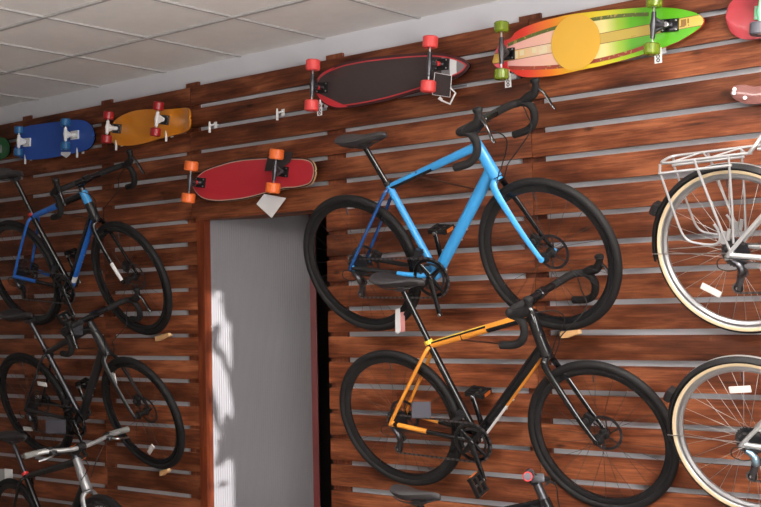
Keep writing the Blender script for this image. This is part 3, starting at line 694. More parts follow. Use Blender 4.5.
PLY = mat('maple_ply_edge', (.55, .36, .18), .5)
def skateboard(name, label, outline, Yd, deck_m, edge_m, back_m, trucks, kick=(0, 0), N=72, M_=30, group=None, th=.011):
    """outline: photo pixels of the deck edge; Yd depth of the deck face; trucks: list of (upper wheel px, lower wheel px, base px, sizes...)"""
    pts = [at(x, y, Yd) for x, y in outline]
    sm = crom(pts, 5, closed=True)
    lx = min(pts, key=lambda q: q.x); rx = max(pts, key=lambda q: q.x)
    c = (lx + rx) / 2
    # principal direction of the outline
    mx = sum((q.x for q in sm)) / len(sm); mz = sum((q.z for q in sm)) / len(sm)
    sxx = sum((q.x - mx) ** 2 for q in sm); szz = sum((q.z - mz) ** 2 for q in sm); sxz = sum((q.x - mx) * (q.z - mz) for q in sm)
    ang = .5 * math.atan2(2 * sxz, sxx - szz); c = V((mx, Yd, mz))
    Rt = Matrix.Rotation(-ang, 3, 'Y')
    root = thing(name, label, 'skateboard', Matrix.Translation(c) @ Rt.to_4x4(), group)
    Ri = Rt.inverted(); P = [Ri @ (q - c) for q in sm]
    x0, x1 = min(q.x for q in P), max(q.x for q in P)
    def span(x):
        zs = []
        for i in range(len(P)):
            a, b_ = P[i - 1], P[i]
            if (a.x - x) * (b_.x - x) <= 0 and a.x != b_.x: zs.append(a.z + (b_.z - a.z) * (x - a.x) / (b_.x - a.x))
        return (min(zs), max(zs)) if zs else None
    def edist(p_):
        best = 9
        for i in range(len(P)):
            a, b_ = P[i - 1], P[i]; ax, az = b_.x - a.x, b_.z - a.z; l2 = ax * ax + az * az
            tt = 0 if l2 < 1e-12 else max(0, min(1, ((p_.x - a.x) * ax + (p_.z - a.z) * az) / l2))
            best = min(best, math.hypot(p_.x - a.x - ax * tt, p_.z - a.z - az * tt))
        return best
    mb = MB(); front = []; back = []; dist = {}
    hl = (x1 - x0) / 2; xm = (x0 + x1) / 2
    def ky(x):
        u = (x - xm) / hl; y = 0
        if u > .55: y = kick[1] * ((u - .55) / .45) ** 2
        if u < -.55: y = kick[0] * ((-u - .55) / .45) ** 2
        return -y
    for i in range(N + 1):
        x = xm - hl * .9992 * math.cos(PI * i / N); sp = span(x)
        fr_, bk = [], []
        for k in range(M_ + 1):
            v = -math.cos(PI * k / M_); z = (sp[0] + sp[1]) / 2 + v * (sp[1] - sp[0]) / 2
            y = ky(x) - .006 * (1 - v * v)
            a = mb.bm.verts.new((x, y, z)); dist[a] = edist(V((x, 0, z))); fr_.append(a)
            d_ = mb.bm.verts.new((x, y + th, z)); dist[d_] = 0; bk.append(d_)
        front.append(fr_); back.append(bk)
    for i in range(N):
        for k in range(M_):
            mb.face((front[i][k], front[i][k + 1], front[i + 1][k + 1], front[i + 1][k]), deck_m)
            mb.face((back[i][k], back[i + 1][k], back[i + 1][k + 1], back[i][k + 1]), back_m)
        for k in (0, M_): mb.face((front[i][k], front[i + 1][k], back[i + 1][k], back[i][k]), edge_m)
    for i in (0, N):
        for k in range(M_): mb.face((front[i][k], front[i][k + 1], back[i][k + 1], back[i][k]), edge_m)
    mb.bm.verts.index_update(); dl = [dist[v] for v in mb.bm.verts]
    deck = mb.build('deck', root)
    at_ = deck.data.attributes.new('edge_dist', 'FLOAT', 'POINT'); at_.data.foreach_set('value', dl)
    for tk in trucks:
        u, l, bs, wm, tm, wr, wh = tk[:7]
        yw = Yd - .075
        U = Ri @ (at(*u, yw) - c); Lw = Ri @ (at(*l, yw) - c); bp = Ri @ (at(*bs, Yd - .02) - c)
        mid = (U + Lw) / 2; ax = (U - Lw).normalized(); yk = ky(bp.x)
        tb = MB(); rx_ = roty(-math.atan2(ax.x, ax.z) * -1)
        al = math.atan2(ax.x, ax.z); rr = Matrix.Rotation(al, 3, 'Y')
        bx = bp.x; sgn = 1 if bx > mid.x else -1
        tb.sweep([Lw, U], .0045, STEEL, n=8, ref=(0, 1, 0))
        hl_ = (U - Lw).length / 2
        tb.sweep([lerp(Lw, U, q) for q in (.22, .35, .5, .65, .78)], [.010, .011, .015, .011, .010], tm, n=10, ref=(0, 1, 0))
        pv = V((bp.x, yk - .022, (mid.z + bp.z) / 2))
        tb.sweep([mid, lerp(mid, pv, .6) + V((0, .005, 0)), V((bp.x + sgn * .012, yk - .012, pv.z))], [.015, .013, .011], tm, n=10, ref=(0, 0, 1))
        tb.sweep([lerp(Lw, U, .34), V((bp.x - sgn * .01, yk - .03, pv.z))], [.008, .010], tm, n=8, ref=(0, 1, 0))
        tb.sweep([lerp(Lw, U, .66), V((bp.x - sgn * .01, yk - .03, pv.z))], [.008, .010], tm, n=8, ref=(0, 1, 0))
        tb.disc(V((bp.x, yk - .032, pv.z)), (0, 1, 0), .012, .022, tk[7] if len(tk) > 7 else MBLK, 14)
        truck = tb.build('truck', root)
        tb = MB(); tb.box(V((bp.x + sgn * .004, yk - .010, pv.z)), (.078, .012, .055), tk[8] if len(tk) > 8 else tm, rot=rr, bev=.004)
        for sx in (-1, 1):
            for sz in (-1, 1): tb.disc(V((bp.x + sgn * .004, yk - .017, pv.z)) + rr @ V((sx * .030, 0, sz * .019)), (0, 1, 0), .004, .004, STEEL, 8)
        tb.build('baseplate', truck)
        for q in (U, Lw):
            wb_ = MB(); b_ = .006
            wb_.lathe([(.008, -wh / 2 + .004), (wr * .6, -wh / 2 + .001), (wr - b_, -wh / 2), (wr, -wh / 2 + b_), (wr, wh / 2 - b_), (wr - b_, wh / 2), (wr * .6, wh / 2 - .001), (.008, wh / 2 - .004)], q, ax, wm, 28)
            wb_.disc(q, ax, .010, wh * .9, STEEL, 12); wb_.build('wheel', root)
    return root, c, Rt

def px_scale(z): return z
OW = mat('orange_urethane', (.85, .17, .035), .4)
RW_ = mat('coral_red_urethane', (.78, .075, .07), .4)
DRW = mat('dark_red_urethane', (.36, .012, .016), .35)
BW = mat('blue_urethane', (.02, .12, .30), .35)
def clear_mat(name, col, tr=.6):
    m = mat(name, col, .2); m.node_tree.nodes['Principled BSDF'].inputs['Transmission Weight'].default_value = tr; return m
GW = clear_mat('lime_translucent_urethane', (.30, .42, .03), .55)
BOARD_BLUE = mat('blue_deck', (.022, .09, .42), .5)
BOARD_ORN = mat('orange_deck', (.66, .23, .012), .3, coat=.5)
BOARD_GRN = mat('green_deck', (.02, .12, .04), .5)

skateboard('skateboard', 'royal blue cruiser skateboard with blue wheels, high at the left',
    [(16, 152), (18, 141), (20, 132), (26, 126.5), (44, 123.5), (60, 121.5), (75, 119.8), (85, 120.8), (93, 126), (97, 134.5), (96, 142), (89, 149), (71, 154), (53, 157.5), (39, 159.3), (24, 159)],
    -.045, BOARD_BLUE, BLK, MBLK, [((19.0, 130), (18.4, 152.5), (26, 142.3), BW, WHT, .031, .048), ((65.5, 122.5), (65.5, 146), (73, 134.8), BW, WHT, .031, .048)], kick=(.01, .02))
skateboard('skateboard', 'orange plastic cruiser skateboard with dark red wheels and upturned tail',
    [(111, 136), (111.5, 126), (117, 118.5), (130, 112), (142, 109.6), (153, 109.2), (168, 109.2), (187, 108), (194.5, 110.5), (197.2, 118), (195.6, 126.5), (189, 131.5), (171, 135.6), (158, 139), (142, 143.6), (129.5, 145.6), (117, 145), (112, 142)],
    -.045, BOARD_ORN, BOARD_ORN, BOARD_ORN, [((108.5, 115.5), (106.5, 139), (115, 129), DRW, WHT, .031, .050, STEEL, DSTEEL), ((158.5, 106), (155.5, 132), (163.5, 119), DRW, WHT, .031, .050, STEEL, DSTEEL)], kick=(.0, .055))
skateboard('skateboard', 'dark green skateboard cut by the left edge of the photo',
    [(-52, 152), (-46, 142), (-30, 138.5), (-14, 137.5), (0, 137.5), (6, 139), (9.5, 146), (9, 153), (4, 158), (-8, 161), (-26, 164), (-44, 163)],
    -.045, BOARD_GRN, BLK, MBLK, [((-38, 140), (-38, 163), (-31, 151), MBLK, STEEL, .03, .048), ((-9, 139), (-9, 160), (-3, 148), MBLK, STEEL, .03, .048)])
REDDECK = ramp_mat('red_deck', [(0, (.03, .012, .012)), (.007, (.50, .38, .28)), (.0115, (.46, .022, .036))])
skateboard('skateboard', 'red cruiser skateboard with cream pinline and bright orange wheels above the doorway',
    [(192, 184), (195, 178.5), (203, 170.5), (217, 165), (235, 160), (252, 158), (272, 157), (290, 157.3), (305, 158), (313, 161), (316.8, 168), (316.4, 176), (311, 184.6), (297, 188.5), (284, 189.4), (272, 192.5), (249, 198.5), (233, 201), (217, 202), (203, 199.5), (195, 192.5)],
    -.045, REDDECK, PLY, MBLK, [((191.2, 166), (188.3, 198), (198.5, 182.5), OW, DSTEEL, .039, .054, RED, MBLK), ((276.5, 154.2), (273, 188), (282, 171), OW, DSTEEL, .039, .054, RED, MBLK)], kick=(0, .012))
# black pintail: dark panel, red pinline, maroon rim, grey tip on the tail, red flare at the nose
def pintail_mat():
    m = ramp_mat('black_pintail_deck', [(0, (.045, .012, .012)), (.013, (.50, .035, .045)), (.0195, (.046, .032, .031))], rough=.4)
    t = m.node_tree; N = t.nodes; L = t.links; b = N['Principled BSDF']
    cr = [n for n in N if n.type == 'VALTORGB'][0]; tc = N.new('ShaderNodeTexCoord'); sp = N.new('ShaderNodeSeparateXYZ'); L.new(tc.outputs['Object'], sp.inputs[0])
    at_n = [n for n in N if n.type == 'ATTRIBUTE'][0]
    def gt(src, val):
        n = N.new('ShaderNodeMath'); n.operation = 'GREATER_THAN'; n.inputs[1].default_value = val; L.new(src, n.inputs[0]); return n.outputs[0]
    def lt(src, val):
        n = N.new('ShaderNodeMath'); n.operation = 'LESS_THAN'; n.inputs[1].default_value = val; L.new(src, n.inputs[0]); return n.outputs[0]
    def mul(a, c):
        n = N.new('ShaderNodeMath'); n.operation = 'MULTIPLY'; L.new(a, n.inputs[0]); L.new(c, n.inputs[1]); return n.outputs[0]
    col = cr.outputs[0]
    inner = gt(at_n.outputs['Fac'], .0195)
    def over(fac, c):
        nonlocal col
        n = N.new('ShaderNodeMix'); n.data_type = 'RGBA'; L.new(fac, n.inputs[0]); L.new(col, n.inputs[6]); n.inputs[7].default_value = (*c, 1); col = n.outputs[2]
    over(mul(inner, gt(sp.outputs[0], .335)), (.20, .19, .20))
    over(mul(inner, mul(gt(sp.outputs[0], .385), lt(sp.outputs[0], .424))), (.75, .75, .76))
    # flare at the nose: |z| beyond a slanted line
    ab = N.new('ShaderNodeMath'); ab.operation = 'ABSOLUTE'; L.new(sp.outputs[2], ab.inputs[0])
    ma = N.new('ShaderNodeMath'); ma.operation = 'MULTIPLY_ADD'; L.new(sp.outputs[0], ma.inputs[0]); ma.inputs[1].default_value = .45; ma.inputs[2].default_value = .245
    df = N.new('ShaderNodeMath'); df.operation = 'SUBTRACT'; L.new(ab.outputs[0], df.inputs[0]); L.new(ma.outputs[0], df.inputs[1])
    over(mul(gt(at_n.outputs['Fac'], .006), gt(df.outputs[0], 0)), (.55, .035, .045))
    L.new(col, b.inputs['Base Color']); return m
skateboard('longboard', 'long black pintail longboard with red pinline and coral red wheels, high on the wall',
    [(314.5, 88), (317, 79), (323, 71.5), (340, 63.8), (356, 60), (373, 57.2), (406, 53.8), (434, 52.6), (452, 55), (464, 59.3), (469.8, 64.3), (468, 69), (461, 75.5), (445, 82), (414, 93), (381, 102.2), (345, 108.4), (329, 106.4), (318.5, 98.5)],
    -.045, pintail_mat(), BLK, MBLK, [((313, 65), (311.6, 105.5), (320.4, 88.5), RW_, DSTEEL, .037, .056, RED, MBLK), ((430.4, 42), (428.2, 86.5), (440.0, 63), RW_, DSTEEL, .037, .056, RED, MBLK)], kick=(0, .0))

def rainbow_mat():
    m, t, b = nt('rainbow_deck'); N = t.nodes; L = t.links
    tc = N.new('ShaderNodeTexCoord'); sp = N.new('ShaderNodeSeparateXYZ'); L.new(tc.outputs['Object'], sp.inputs[0])
    X, Z = sp.outputs[0], sp.outputs[2]
    def mth(op, a, c, d=None):
        n = N.new('ShaderNodeMath'); n.operation = op
        for i, v in enumerate((a, c, d)):
            if v is None: continue
            if isinstance(v, (int, float)): n.inputs[i].default_value = v
            else: L.new(v, n.inputs[i])
        return n.outputs[0]
    u = mth('MULTIPLY_ADD', X, 1 / 1.06, .5)
    def ramp(stops):
        r = N.new('ShaderNodeValToRGB'); e = r.color_ramp.elements
        e[0].position, e[0].color = stops[0][0], (*stops[0][1], 1); e[1].position, e[1].color = stops[-1][0], (*stops[-1][1], 1)
        for p_, c in stops[1:-1]: q = e.new(p_); q.color = (*c, 1)
        L.new(u, r.inputs[0]); return r.outputs[0]
    g_ = (.10, .42, .012)
    outer = ramp([(0, (.66, .035, .035)), (.22, (.70, .05, .035)), (.34, (.78, .20, .02)), (.46, (.78, .50, .02)), (.60, (.70, .60, .04)), (.70, (.30, .50, .02)), (.78, g_), (1, g_)])
    inner = ramp([(0, (.78, .10, .13)), (.085, (.78, .12, .15)), (.09, (.70, .03, .04)), (.122, (.70, .03, .04)), (.127, (.82, .40, .38)), (.36, (.82, .50, .36)), (.48, (.85, .74, .38)), (.60, (.80, .70, .28)), (.66, (.35, .52, .05)), (.72, g_), (1, g_)])
    a = mth('ABSOLUTE', Z, 0)
    # side stripes follow the outline: an arc in x
    arc = mth('MULTIPLY_ADD', mth('MULTIPLY', X, X), -.26, .092)
    inn = mth('LESS_THAN', a, arc)
    mx = N.new('ShaderNodeMix'); mx.data_type = 'RGBA'; L.new(inn, mx.inputs[0]); L.new(outer, mx.inputs[6]); L.new(inner, mx.inputs[7])
    col = mx.outputs[2]
    def over(fac, c):
        nonlocal col
        n = N.new('ShaderNodeMix'); n.data_type = 'RGBA'; L.new(fac, n.inputs[0]); L.new(col, n.inputs[6])
        if isinstance(c, tuple): n.inputs[7].default_value = (*c, 1)
        else: L.new(c, n.inputs[7])
        col = n.outputs[2]
    d = mth('ABSOLUTE', mth('SUBTRACT', a, arc), 0)
    strip = mth('MULTIPLY', mth('LESS_THAN', d, .0085), mth('MULTIPLY', mth('GREATER_THAN', u, .127), mth('LESS_THAN', u, .80)))
    up = mth('GREATER_THAN', Z, 0)
    sc_ = N.new('ShaderNodeMix'); sc_.data_type = 'RGBA'; L.new(up, sc_.inputs[0]); sc_.inputs[6].default_value = (.30, .05, .03, 1); sc_.inputs[7].default_value = (.10, .13, .03, 1)
    # dashes worked into the side stripes
    nz = N.new('ShaderNodeTexNoise'); nz.inputs['Scale'].default_value = 60; L.new(tc.outputs['Object'], nz.inputs['Vector'])
    over(strip, sc_.outputs[2]); over(mth('MULTIPLY', strip, mth('GREATER_THAN', nz.outputs['Fac'], .62)), (.36, .26, .08))
    mid = mth('LESS_THAN', a, .021)
    over(mth('LESS_THAN', a, .0235), (.16, .06, .02))
    over(mid, ramp([(0, (.66, .44, .06)), (.14, (.72, .45, .12)), (.3, (.80, .58, .42)), (.42, (.66, .44, .14)), (.7, (.52, .38, .07)), (1, (.62, .46, .10))]))
    # blocky worn lettering band: short dark bars
    vor = N.new('ShaderNodeTexVoronoi'); vor.distance = 'CHEBYCHEV'; vor.inputs['Scale'].default_value = 30; vor.inputs['Randomness'].default_value = .55
    mp = N.new('ShaderNodeMapping'); mp.inputs['Scale'].default_value = (1, 1, .6); L.new(tc.outputs['Object'], mp.inputs['Vector']); L.new(mp.outputs[0], vor.inputs['Vector'])
    ring = mth('MULTIPLY', mth('GREATER_THAN', vor.outputs['Distance'], .22), mth('LESS_THAN', vor.outputs['Distance'], .36))
    zone = mth('ADD', mth('MULTIPLY', mth('GREATER_THAN', u, .50), mth('LESS_THAN', u, .74)), mth('MULTIPLY', mth('GREATER_THAN', u, .84), mth('LESS_THAN', u, .97)))
    over(mth('MULTIPLY', mth('MULTIPLY', mth('LESS_THAN', a, .0155), ring), zone), (.25, .12, .03))
    over(mth('MULTIPLY', mth('MULTIPLY', mth('LESS_THAN', a, .0155), ring), mth('MULTIPLY', mth('GREATER_THAN', u, .13), mth('LESS_THAN', u, .36))), (.76, .66, .42))
    over(mth('MULTIPLY', mth('GREATER_THAN', a, .0235), mth('LESS_THAN', u, .088)), (.72, .12, .15))
    over(mth('MULTIPLY', mth('GREATER_THAN', u, .088), mth('MULTIPLY', mth('LESS_THAN', u, .122), mth('GREATER_THAN', a, .021))), (.62, .025, .035))
    L.new(col, b.inputs['Base Color']); b.inputs['Roughness'].default_value = .28; b.inputs['Coat Weight'].default_value = .5
    return m
rb, rc, rR = skateboard('longboard', 'red, yellow and green striped longboard with lime wheels and a plain orange disc',
    [(493, 61), (496, 50), (502, 42), (511, 38), (514.5, 33), (525, 27), (539, 22), (556, 17.5), (572, 14.2), (596, 11.2), (620, 9.2), (640, 7.7), (657, 7.3), (674, 8.2), (687, 10.4), (698, 14), (703.6, 19.5), (702, 25), (697, 30), (680, 40.5), (657, 50), (638, 56), (620, 61), (600, 66), (583, 69.5), (568, 73), (554, 75.6), (539, 77), (524, 77), (515.5, 74.5), (511.5, 71.5), (502, 69.5), (495, 66)],
    -.045, rainbow_mat(), mat('red_edge', (.40, .02, .02), .4), MBLK,
    [((501.5, 27), (501.5, 74.5), (507, 55), GW, DSTEEL, .034, .048, MBLK, BLK), ((654.5, 1.5), (652, 49), (668, 24.6), GW, DSTEEL, .034, .048, STEEL, BLK)])
b = MB(); dc = at(575.4, 42.3, -.053); d2 = rR.inverted() @ (dc - rc)
pts = []
ex = at(600, 40, -.053) - at(551, 45, -.053); ez = at(575.5, 14.6, -.053) - at(575.5, 70, -.053)
for k in range(40):
    a = 2 * PI * k / 40; q = dc + ex * .5 * math.cos(a) + ez * .5 * math.sin(a); pts.append(rR.inverted() @ (q - rc))
b.slab(pts, (0, -.0012, 0), mat('plain_orange_disc', (.74, .42, .05), .45)); b.build('round_sticker', rb, loc=(0, 0, 0))

PINKD = mat('pink_red_deck', (.42, .040, .052), .35, coat=.4)
MINT = mat('mint_urethane', (.22, .62, .36), .4)
skateboard('skateboard', 'pink red skateboard with mint green fittings, top right corner of the photo',
    [(726, 17), (727.5, 8), (732, 1), (741, -3.5), (760, -7), (785, -10.5), (815, -14), (838, -15), (850, -9), (850, 4), (840, 15), (815, 23), (790, 30), (770, 36), (752, 39.5), (741, 38.5), (732, 33), (727.5, 25)],
    -.045, PINKD, BLK, MBLK, [((762, -8), (760, 29), (764, 10), GREYC, MINT, .040, .05, MBLK, MINT), ((828, -18), (828, 22), (820, 2), GREYC, MINT, .036, .05, MBLK, MINT)], kick=(0, 0))
MAUVE = mat('glossy_mauve_deck', (.20, .085, .075), .12, coat=1.)
mr, mc_, mR = skateboard('skateboard', 'glossy brownish pink deck with pale bolts at the right edge, under the top right board',
    [(731, 94), (732, 88.5), (736, 85.3), (745, 84.6), (754, 86.5), (768, 84), (800, 77), (830, 71), (842, 70), (847, 76), (840, 84), (810, 93), (780, 100), (762, 103.2), (750, 104.3), (740, 102), (733.5, 98.5)],
    -.035, MAUVE, MAUVE, MAUVE, [])
for q in ((734, 93), (734.5, 89.3), (745, 97.7)):
    b = MB(); c_ = mR.inverted() @ (at(*q, -.043) - mc_); b.disc(c_, (0, 1, 0), .008, .005, WHT, 14); b.build('bolt', mr)

# ------------------------------------------------------------------ cards, tags, hooks, pegs
def card(name, label, quad, Y, m, th=.002, cat='card', group=None, extra=None):
    b = MB(); P = [at(x, y, Y) for x, y in quad]; b.slab(P, (0, th, 0), m)
    c = sum(P, V()) / len(P); o = centred(b, name, c, label, cat, group)
    return o
card('price_card', 'white diamond shaped price card hanging below the red skateboard', [(256.4, 204), (264, 194), (286, 198), (271.5, 218)], -.0518, PAPER)
card('price_card', 'tilted black card tucked behind the red skateboard rear truck', [(264.5, 171), (268, 155), (271.5, 151), (293, 152), (290, 162), (279, 170)], -.062, BLKC)
bc = card('price_card', 'black card with pale edge hanging off the black longboard tail', [(434.8, 72.6), (451.6, 75.6), (450, 97.2), (432.5, 94.6)], -.10, BLKC)
b = MB(); P = [at(x, y, -.1015) - bc.location for x, y in ((434.8, 72.6), (451.6, 75.6), (450, 97.2), (432.5, 94.6))]; b.sweep(P, .0018, PAPER, n=6, closed=True); b.build('pale_edge', bc)
card('price_card', 'small white paper tip below the blue skateboard', [(61, 152), (70.5, 152), (70, 154.5), (66.2, 158), (60.8, 154.5)], -.0525, PAPER)
card('price_card', 'blank grey card hanging at the rear wheel of the black and orange bike', [(411.5, 401.8), (430.5, 401.8), (430.8, 418), (412, 418)], -.34, GREYC)
card('price_card', 'blank grey card hanging by the cranks of the charcoal bike', [(45.8, 419.5), (65.3, 419.5), (65.5, 433.5), (45.8, 433.5)], -.34, GREYC)
card('price_card', 'small grey card hanging beside the stem of the charcoal bike', [(72.5, 322.5), (82.5, 322.5), (82.5, 335), (72.5, 335)], -.46, GREYC)
g_ = card('price_card', 'grey card with pale border at the bottom left edge of the photo', [(-12, 469), (4.3, 469), (4.3, 487.8), (-12, 487.8)], -.47, mat('mid_grey_card', (.33, .33, .34), .6))
b = MB(); P = [at(x, y, -.47) for x, y in ((4.5, 468.6), (12.2, 469.4), (12.8, 487), (4.5, 488))]; c = g_.location.copy(); b.slab([q - c for q in P], (0, .002, 0), mat('pale_grey_card', (.85, .85, .85), .6)); b.build('card_border', g_)
# folded swing tag of the blue bike: a white and a pink face
b = MB(); P = [at(x, y, -.20) for x, y in ((395.3, 309.5), (400, 308), (400.3, 331.5), (397.7, 334), (395.3, 332))]; b.slab(P, (0, .002, 0), PAPER); c = P[0]
sw = centred(b, 'swing_tag', c, 'folded white and pink swing tag under the sky blue bike rear wheel', 'tag')
b = MB(); P = [at(x, y, -.198) for x, y in ((400.2, 308.2), (404.4, 309), (405, 331.6), (400.5, 332.2))]; b.slab([q - c for q in P], (0, .002, 0), PINK); b.build('pink_flap', sw)

def hook(px, py, label, tagged=True):
    p0 = at(px, py, -.002); b = MB()
    P = [V((p0.x, .02, p0.z + .02)), V((p0.x, -.005, p0.z + .022)), V((p0.x, -.035, p0.z + .012)), V((p0.x, -.045, p0.z + .018)), V((p0.x, -.046, p0.z + .032))]
    b.sweep(crom(P, 4), .005, WHT, n=8, ref=(1, 0, 0)); b.sweep([V((p0.x, -.045, p0.z + .02)), V((p0.x, -.047, p0.z - .03))], .007, WHT, n=8, ref=(1, 0, 0))
    b.slab([V((p0.x - .012, -.003, p0.z + .035)), V((p0.x + .012, -.003, p0.z + .035)), V((p0.x + .012, -.003, p0.z - .002)), V((p0.x - .012, -.003, p0.z - .002))], (0, .002, 0), WHT)
    o = centred(b, 'wall_hook', p0, label, 'hook', 'wall hooks on the slats')
    if tagged:
        b = MB(); h = .036
        P = [V((-.017, -.050, .014)), V((.017, -.050, .014)), V((.017, -.050, -h - .014)), V((-.017, -.050, -h - .014))]
        b.slab(P, (0, .0015, 0), PAPER)
        b.build('price_label', o)
        b = MB()
        for zz in (.0, -.022, -.038): b.lathe([(.004, -.0005), (.0085, -.0005), (.0085, .0005), (.004, .0005)], (0, -.0506, zz), (0, 1, 0), DARKP, 14)
        b.build('printed_mark', o)
    return o
hook(326, 107, 'chrome hook with white label under the nose of the black longboard')
hook(514, 78, 'chrome hook with white label under the red end of the striped longboard')
hook(663.5, 53, 'chrome hook with white label under the green end of the striped longboard')
hook(215.5, 128, 'empty hook on the slats between orange and red skateboards', False)
hook(283, 115.5, 'empty white hook left of the black longboard nose', False)
hook(31, 160, 'hook under the left wheels of the blue skateboard', False)
hook(83, 153.5, 'hook under the right end of the blue skateboard', False)
hook(-8, 163, 'hook under the dark green skateboard', False)
hook(122, 146, 'hook under the left end of the orange skateboard', False)
hook(172, 137, 'hook under the tail of the orange skateboard', False)
b = MB(); P = [at(x, y, -.11) for x, y in ((450.5, 88), (455.5, 93), (450, 104), (441.5, 100.5), (438.5, 98.5), (440, 97.2), (442, 99.5))]
b.sweep(P, .0045, WHT, n=8, ref=(0, 1, 0)); b.sweep([P[0], V((P[0].x, .02, P[0].z + .03))], .003, STEEL, n=6, ref=(1, 0, 0))
centred(b, 'wire_bracket', P[0], 'bent white wire bracket beside the black card of the black longboard', 'bracket')

def peg(px0, px1, py, label, Y=-.02, rise=0.):
    A_ = at(px0, py + rise, Y); B_ = at(px1, py - rise, Y); b = MB(); d = (B_ - A_); 
    b.slab([A_ + V((0, 0, .010)), A_ + V((0, 0, -.018)), lerp(A_, B_, .35) + V((0, 0, -.020)), B_ + V((0, 0, -.006)), B_ + V((0, 0, .012))], (0, -Y + .012, 0), PINE)
    return centred(b, 'wooden_wedge', (A_ + B_) / 2, label, 'wedge', 'pine wedges in the slat gaps')
peg(560, 578, 333.2, 'pale pine wedge under the sky blue bike front wheel', -.02, .8)
peg(155, 168, 336.6, 'pale pine wedge under the black and blue bike front wheel', -.02, 1.6)
peg(159.5, 167, 471.7, 'pale pine wedge under the charcoal bike front wheel', -.02, 1.2)
b = MB(); q = at(594, 498, -.012); b.sweep([at(588, 493, -.012), at(591, 496.5, -.012), at(594, 495.5, -.012), at(597, 499, -.012), at(601, 500.5, -.012)], [.004, .009, .006, .010, .003], PAPER, n=7)
centred(b, 'paper_scrap', q, 'crumpled white scrap low inside the black and orange bike front wheel', 'scrap')

# wall pegs carrying the hung bikes by the top tube
DARKROD = mat('dark_brown_rod', (.06, .025, .015), .5)
def carrier(bk, g_sc, g_ht, label):
    root, O = bk; bpy.context.view_layer.update(); Mw = root.matrix_world @ O
    o = None; b = MB(); c0 = None
    for t in (.34,):
        u = lerp(V((g_sc[0], 0, g_sc[1])), V((g_ht[0], 0, g_ht[1])), t)
        p = Mw @ (u + V((0, 0, -.028))); e = V((p.x, .0, p.z - .03))
        b.sweep([e + V((0, .03, 0)), lerp(e, p, .7), p + V((0, -.012, .0)), p + V((0, -.02, .02))], .004, DARKROD, n=8, ref=(1, 0, 0))
        c0 = e
    return centred(b, 'bike_hook', c0, label, 'hook', 'wall rods carrying the bikes')
carrier(A, (.286, .366), (.812, .538), 'thin wall rod holding the sky blue bike by its top tube')
carrier(B, (.243, .384), (.780, .553), 'thin wall rod holding the black and orange bike by its top tube')
carrier(Cb, (.256, .371), (.797, .52), 'thin wall rod holding the black and blue bike by its top tube')
carrier(D, (.295, .355), (.798, .534), 'thin wall rod holding the charcoal bike by its top tube')

# ------------------------------------------------------------------ light
def area(name, loc, target, sx, sy, power, col):
    l = bpy.data.lights.new(name, 'AREA'); l.shape = 'RECTANGLE'; l.size = sx; l.size_y = sy; l.energy = power; l.color = col
    o = bpy.data.objects.new(name, l); C.objects.link(o); o.location = loc
    o.rotation_euler = (V(target) - V(loc)).to_track_quat('-Z', 'Y').to_euler(); return o
area('window_light', (XR - .03, -3.4, 1.4), (0, -3.4, 1.4), 2.3, 1.6, 230, (1, .97, .94))
for i, (x, y) in enumerate(((2.7, -1.05), (2.5, -3.9))):
    fx = MB(); fx.box((x, y, CEIL - .012), (.60, 1.2, .03), WHT, bev=.004); lm = tag(fx.build('ceiling_lamp'), ('white ceiling light panel nearer the bike wall, out of view', 'white ceiling light panel nearer the camera, out of view')[i], 'lamp', 'ceiling panels')
    area('ceiling_lamp_light', (x, y, CEIL - .03), (x, y, 0), .56, 1.16, (82, 80)[i], (1, .95, .88))
# uplighter added out of view only to brighten the ceiling
up = thing('added_uplighter', 'white trough light added to brighten the ceiling, out of view', 'lamp', Matrix.Translation((1.5, -3.3, 2.45)) @ Matrix.Rotation(PI / 2, 4, 'Z'))
b = MB(); b.box((0, 0, .0), (.10, 1.6, .06), WHT, bev=.01); b.build('trough', up)
for yy in (-.6, .6): b = MB(); b.sweep([(0, yy, .03), (0, yy, CEIL - 2.45)], .003, STEEL, n=6); b.build('suspension_wire', up)
area('ceiling_fill_light', (1.5, -3.3, 2.49), (1.5, -3.3, 5), 1.5, .09, 225, (1, .97, .96))
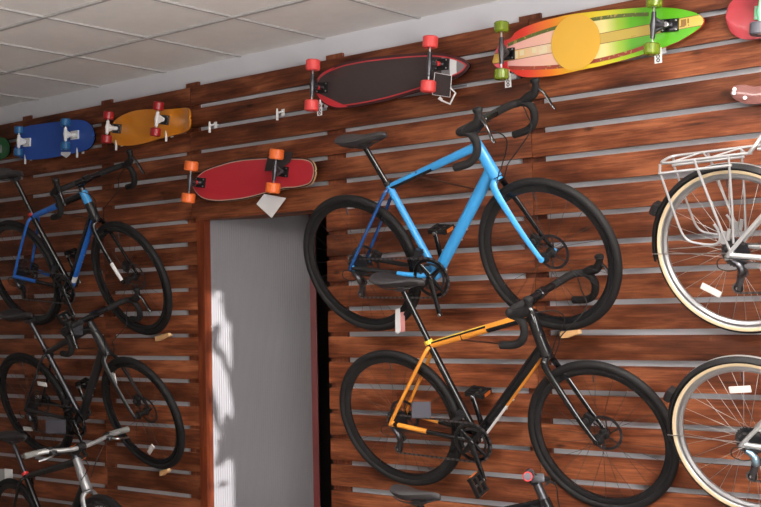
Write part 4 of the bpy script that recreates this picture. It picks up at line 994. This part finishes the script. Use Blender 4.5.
# shrub added outside the slit, its leaves shaped to pattern the sun
lf = MB(); LEAF = mat('leaf_green', (.05, .14, .03), .6); rnd = random.Random(11)
def leaf(X, Z, la, lb, an):
    la *= 1.2; lb *= 1.3
    a_ = math.radians(an); u_ = V((math.cos(a_), 0, math.sin(a_))); v_ = V((-u_.z, .25, u_.x))
    c_ = V((X + 6.36 * 1.0647, YF - .45 + rnd.uniform(-.05, .05), Z + .7 * 1.0647))
    lf.slab([c_ + u_ * la * p_ + v_ * lb * q_ for p_, q_ in ((-1, 0), (-.6, .6), (0, 1), (.6, .7), (1, 0), (.6, -.7), (0, -1), (-.6, -.6))], (0, .002, 0), LEAF)
for X, Z, la, lb, an in ((-1.09, 1.70, .12, .07, 80), (-1.25, 1.47, .10, .045, 55), (-1.10, 1.50, .05, .02, 20), (-1.06, 1.25, .09, .06, 75), (-1.14, 1.34, .10, .025, 115),
                         (-1.24, 1.08, .13, .035, 105), (-1.09, .93, .12, .07, 95), (-1.17, .86, .10, .04, 60), (-1.20, .80, .06, .03, 30), (-1.05, 1.10, .07, .04, 100), (-1.16, 1.42, .07, .03, 150)): leaf(X, Z, la, lb, an)
for i in range(9): leaf(rnd.uniform(-1.30, -1.04), rnd.uniform(.55, 1.75), rnd.uniform(.02, .045), rnd.uniform(.008, .016), rnd.uniform(0, 180))
for x_ in (5.5, 5.62): lf.sweep([(x_, YF - .7, 0), (x_ + .03, YF - .65, 1.2), (x_ - .04, YF - .6, 2.6)], .012, PINE, n=8)
centred(lf, 'leaf_blocker', (5.55, YF - .6, 0), 'added leafy shrub outside the narrow front window, out of view', 'blocker')
sun = bpy.data.lights.new('sun', 'SUN'); sun.energy = 7.5; sun.angle = .004; sun.color = (1, .97, .94)
so = bpy.data.objects.new('sun', sun); C.objects.link(so)
d = V((-1.12, .05, 1.2)) - V((5.24, YF, 1.9)); so.rotation_euler = d.to_track_quat('-Z', 'Y').to_euler(); so.location = (5.24, YF - 2, 2.2)
w = bpy.data.worlds.new('world'); bpy.context.scene.world = w; w.use_nodes = True
w.node_tree.nodes['Background'].inputs[0].default_value = (.55, .62, .75, 1); w.node_tree.nodes['Background'].inputs[1].default_value = .6
vs = bpy.context.scene.view_settings; vs.view_transform = 'Standard'; vs.look = 'None'; vs.gamma = 1; vs.exposure = 0
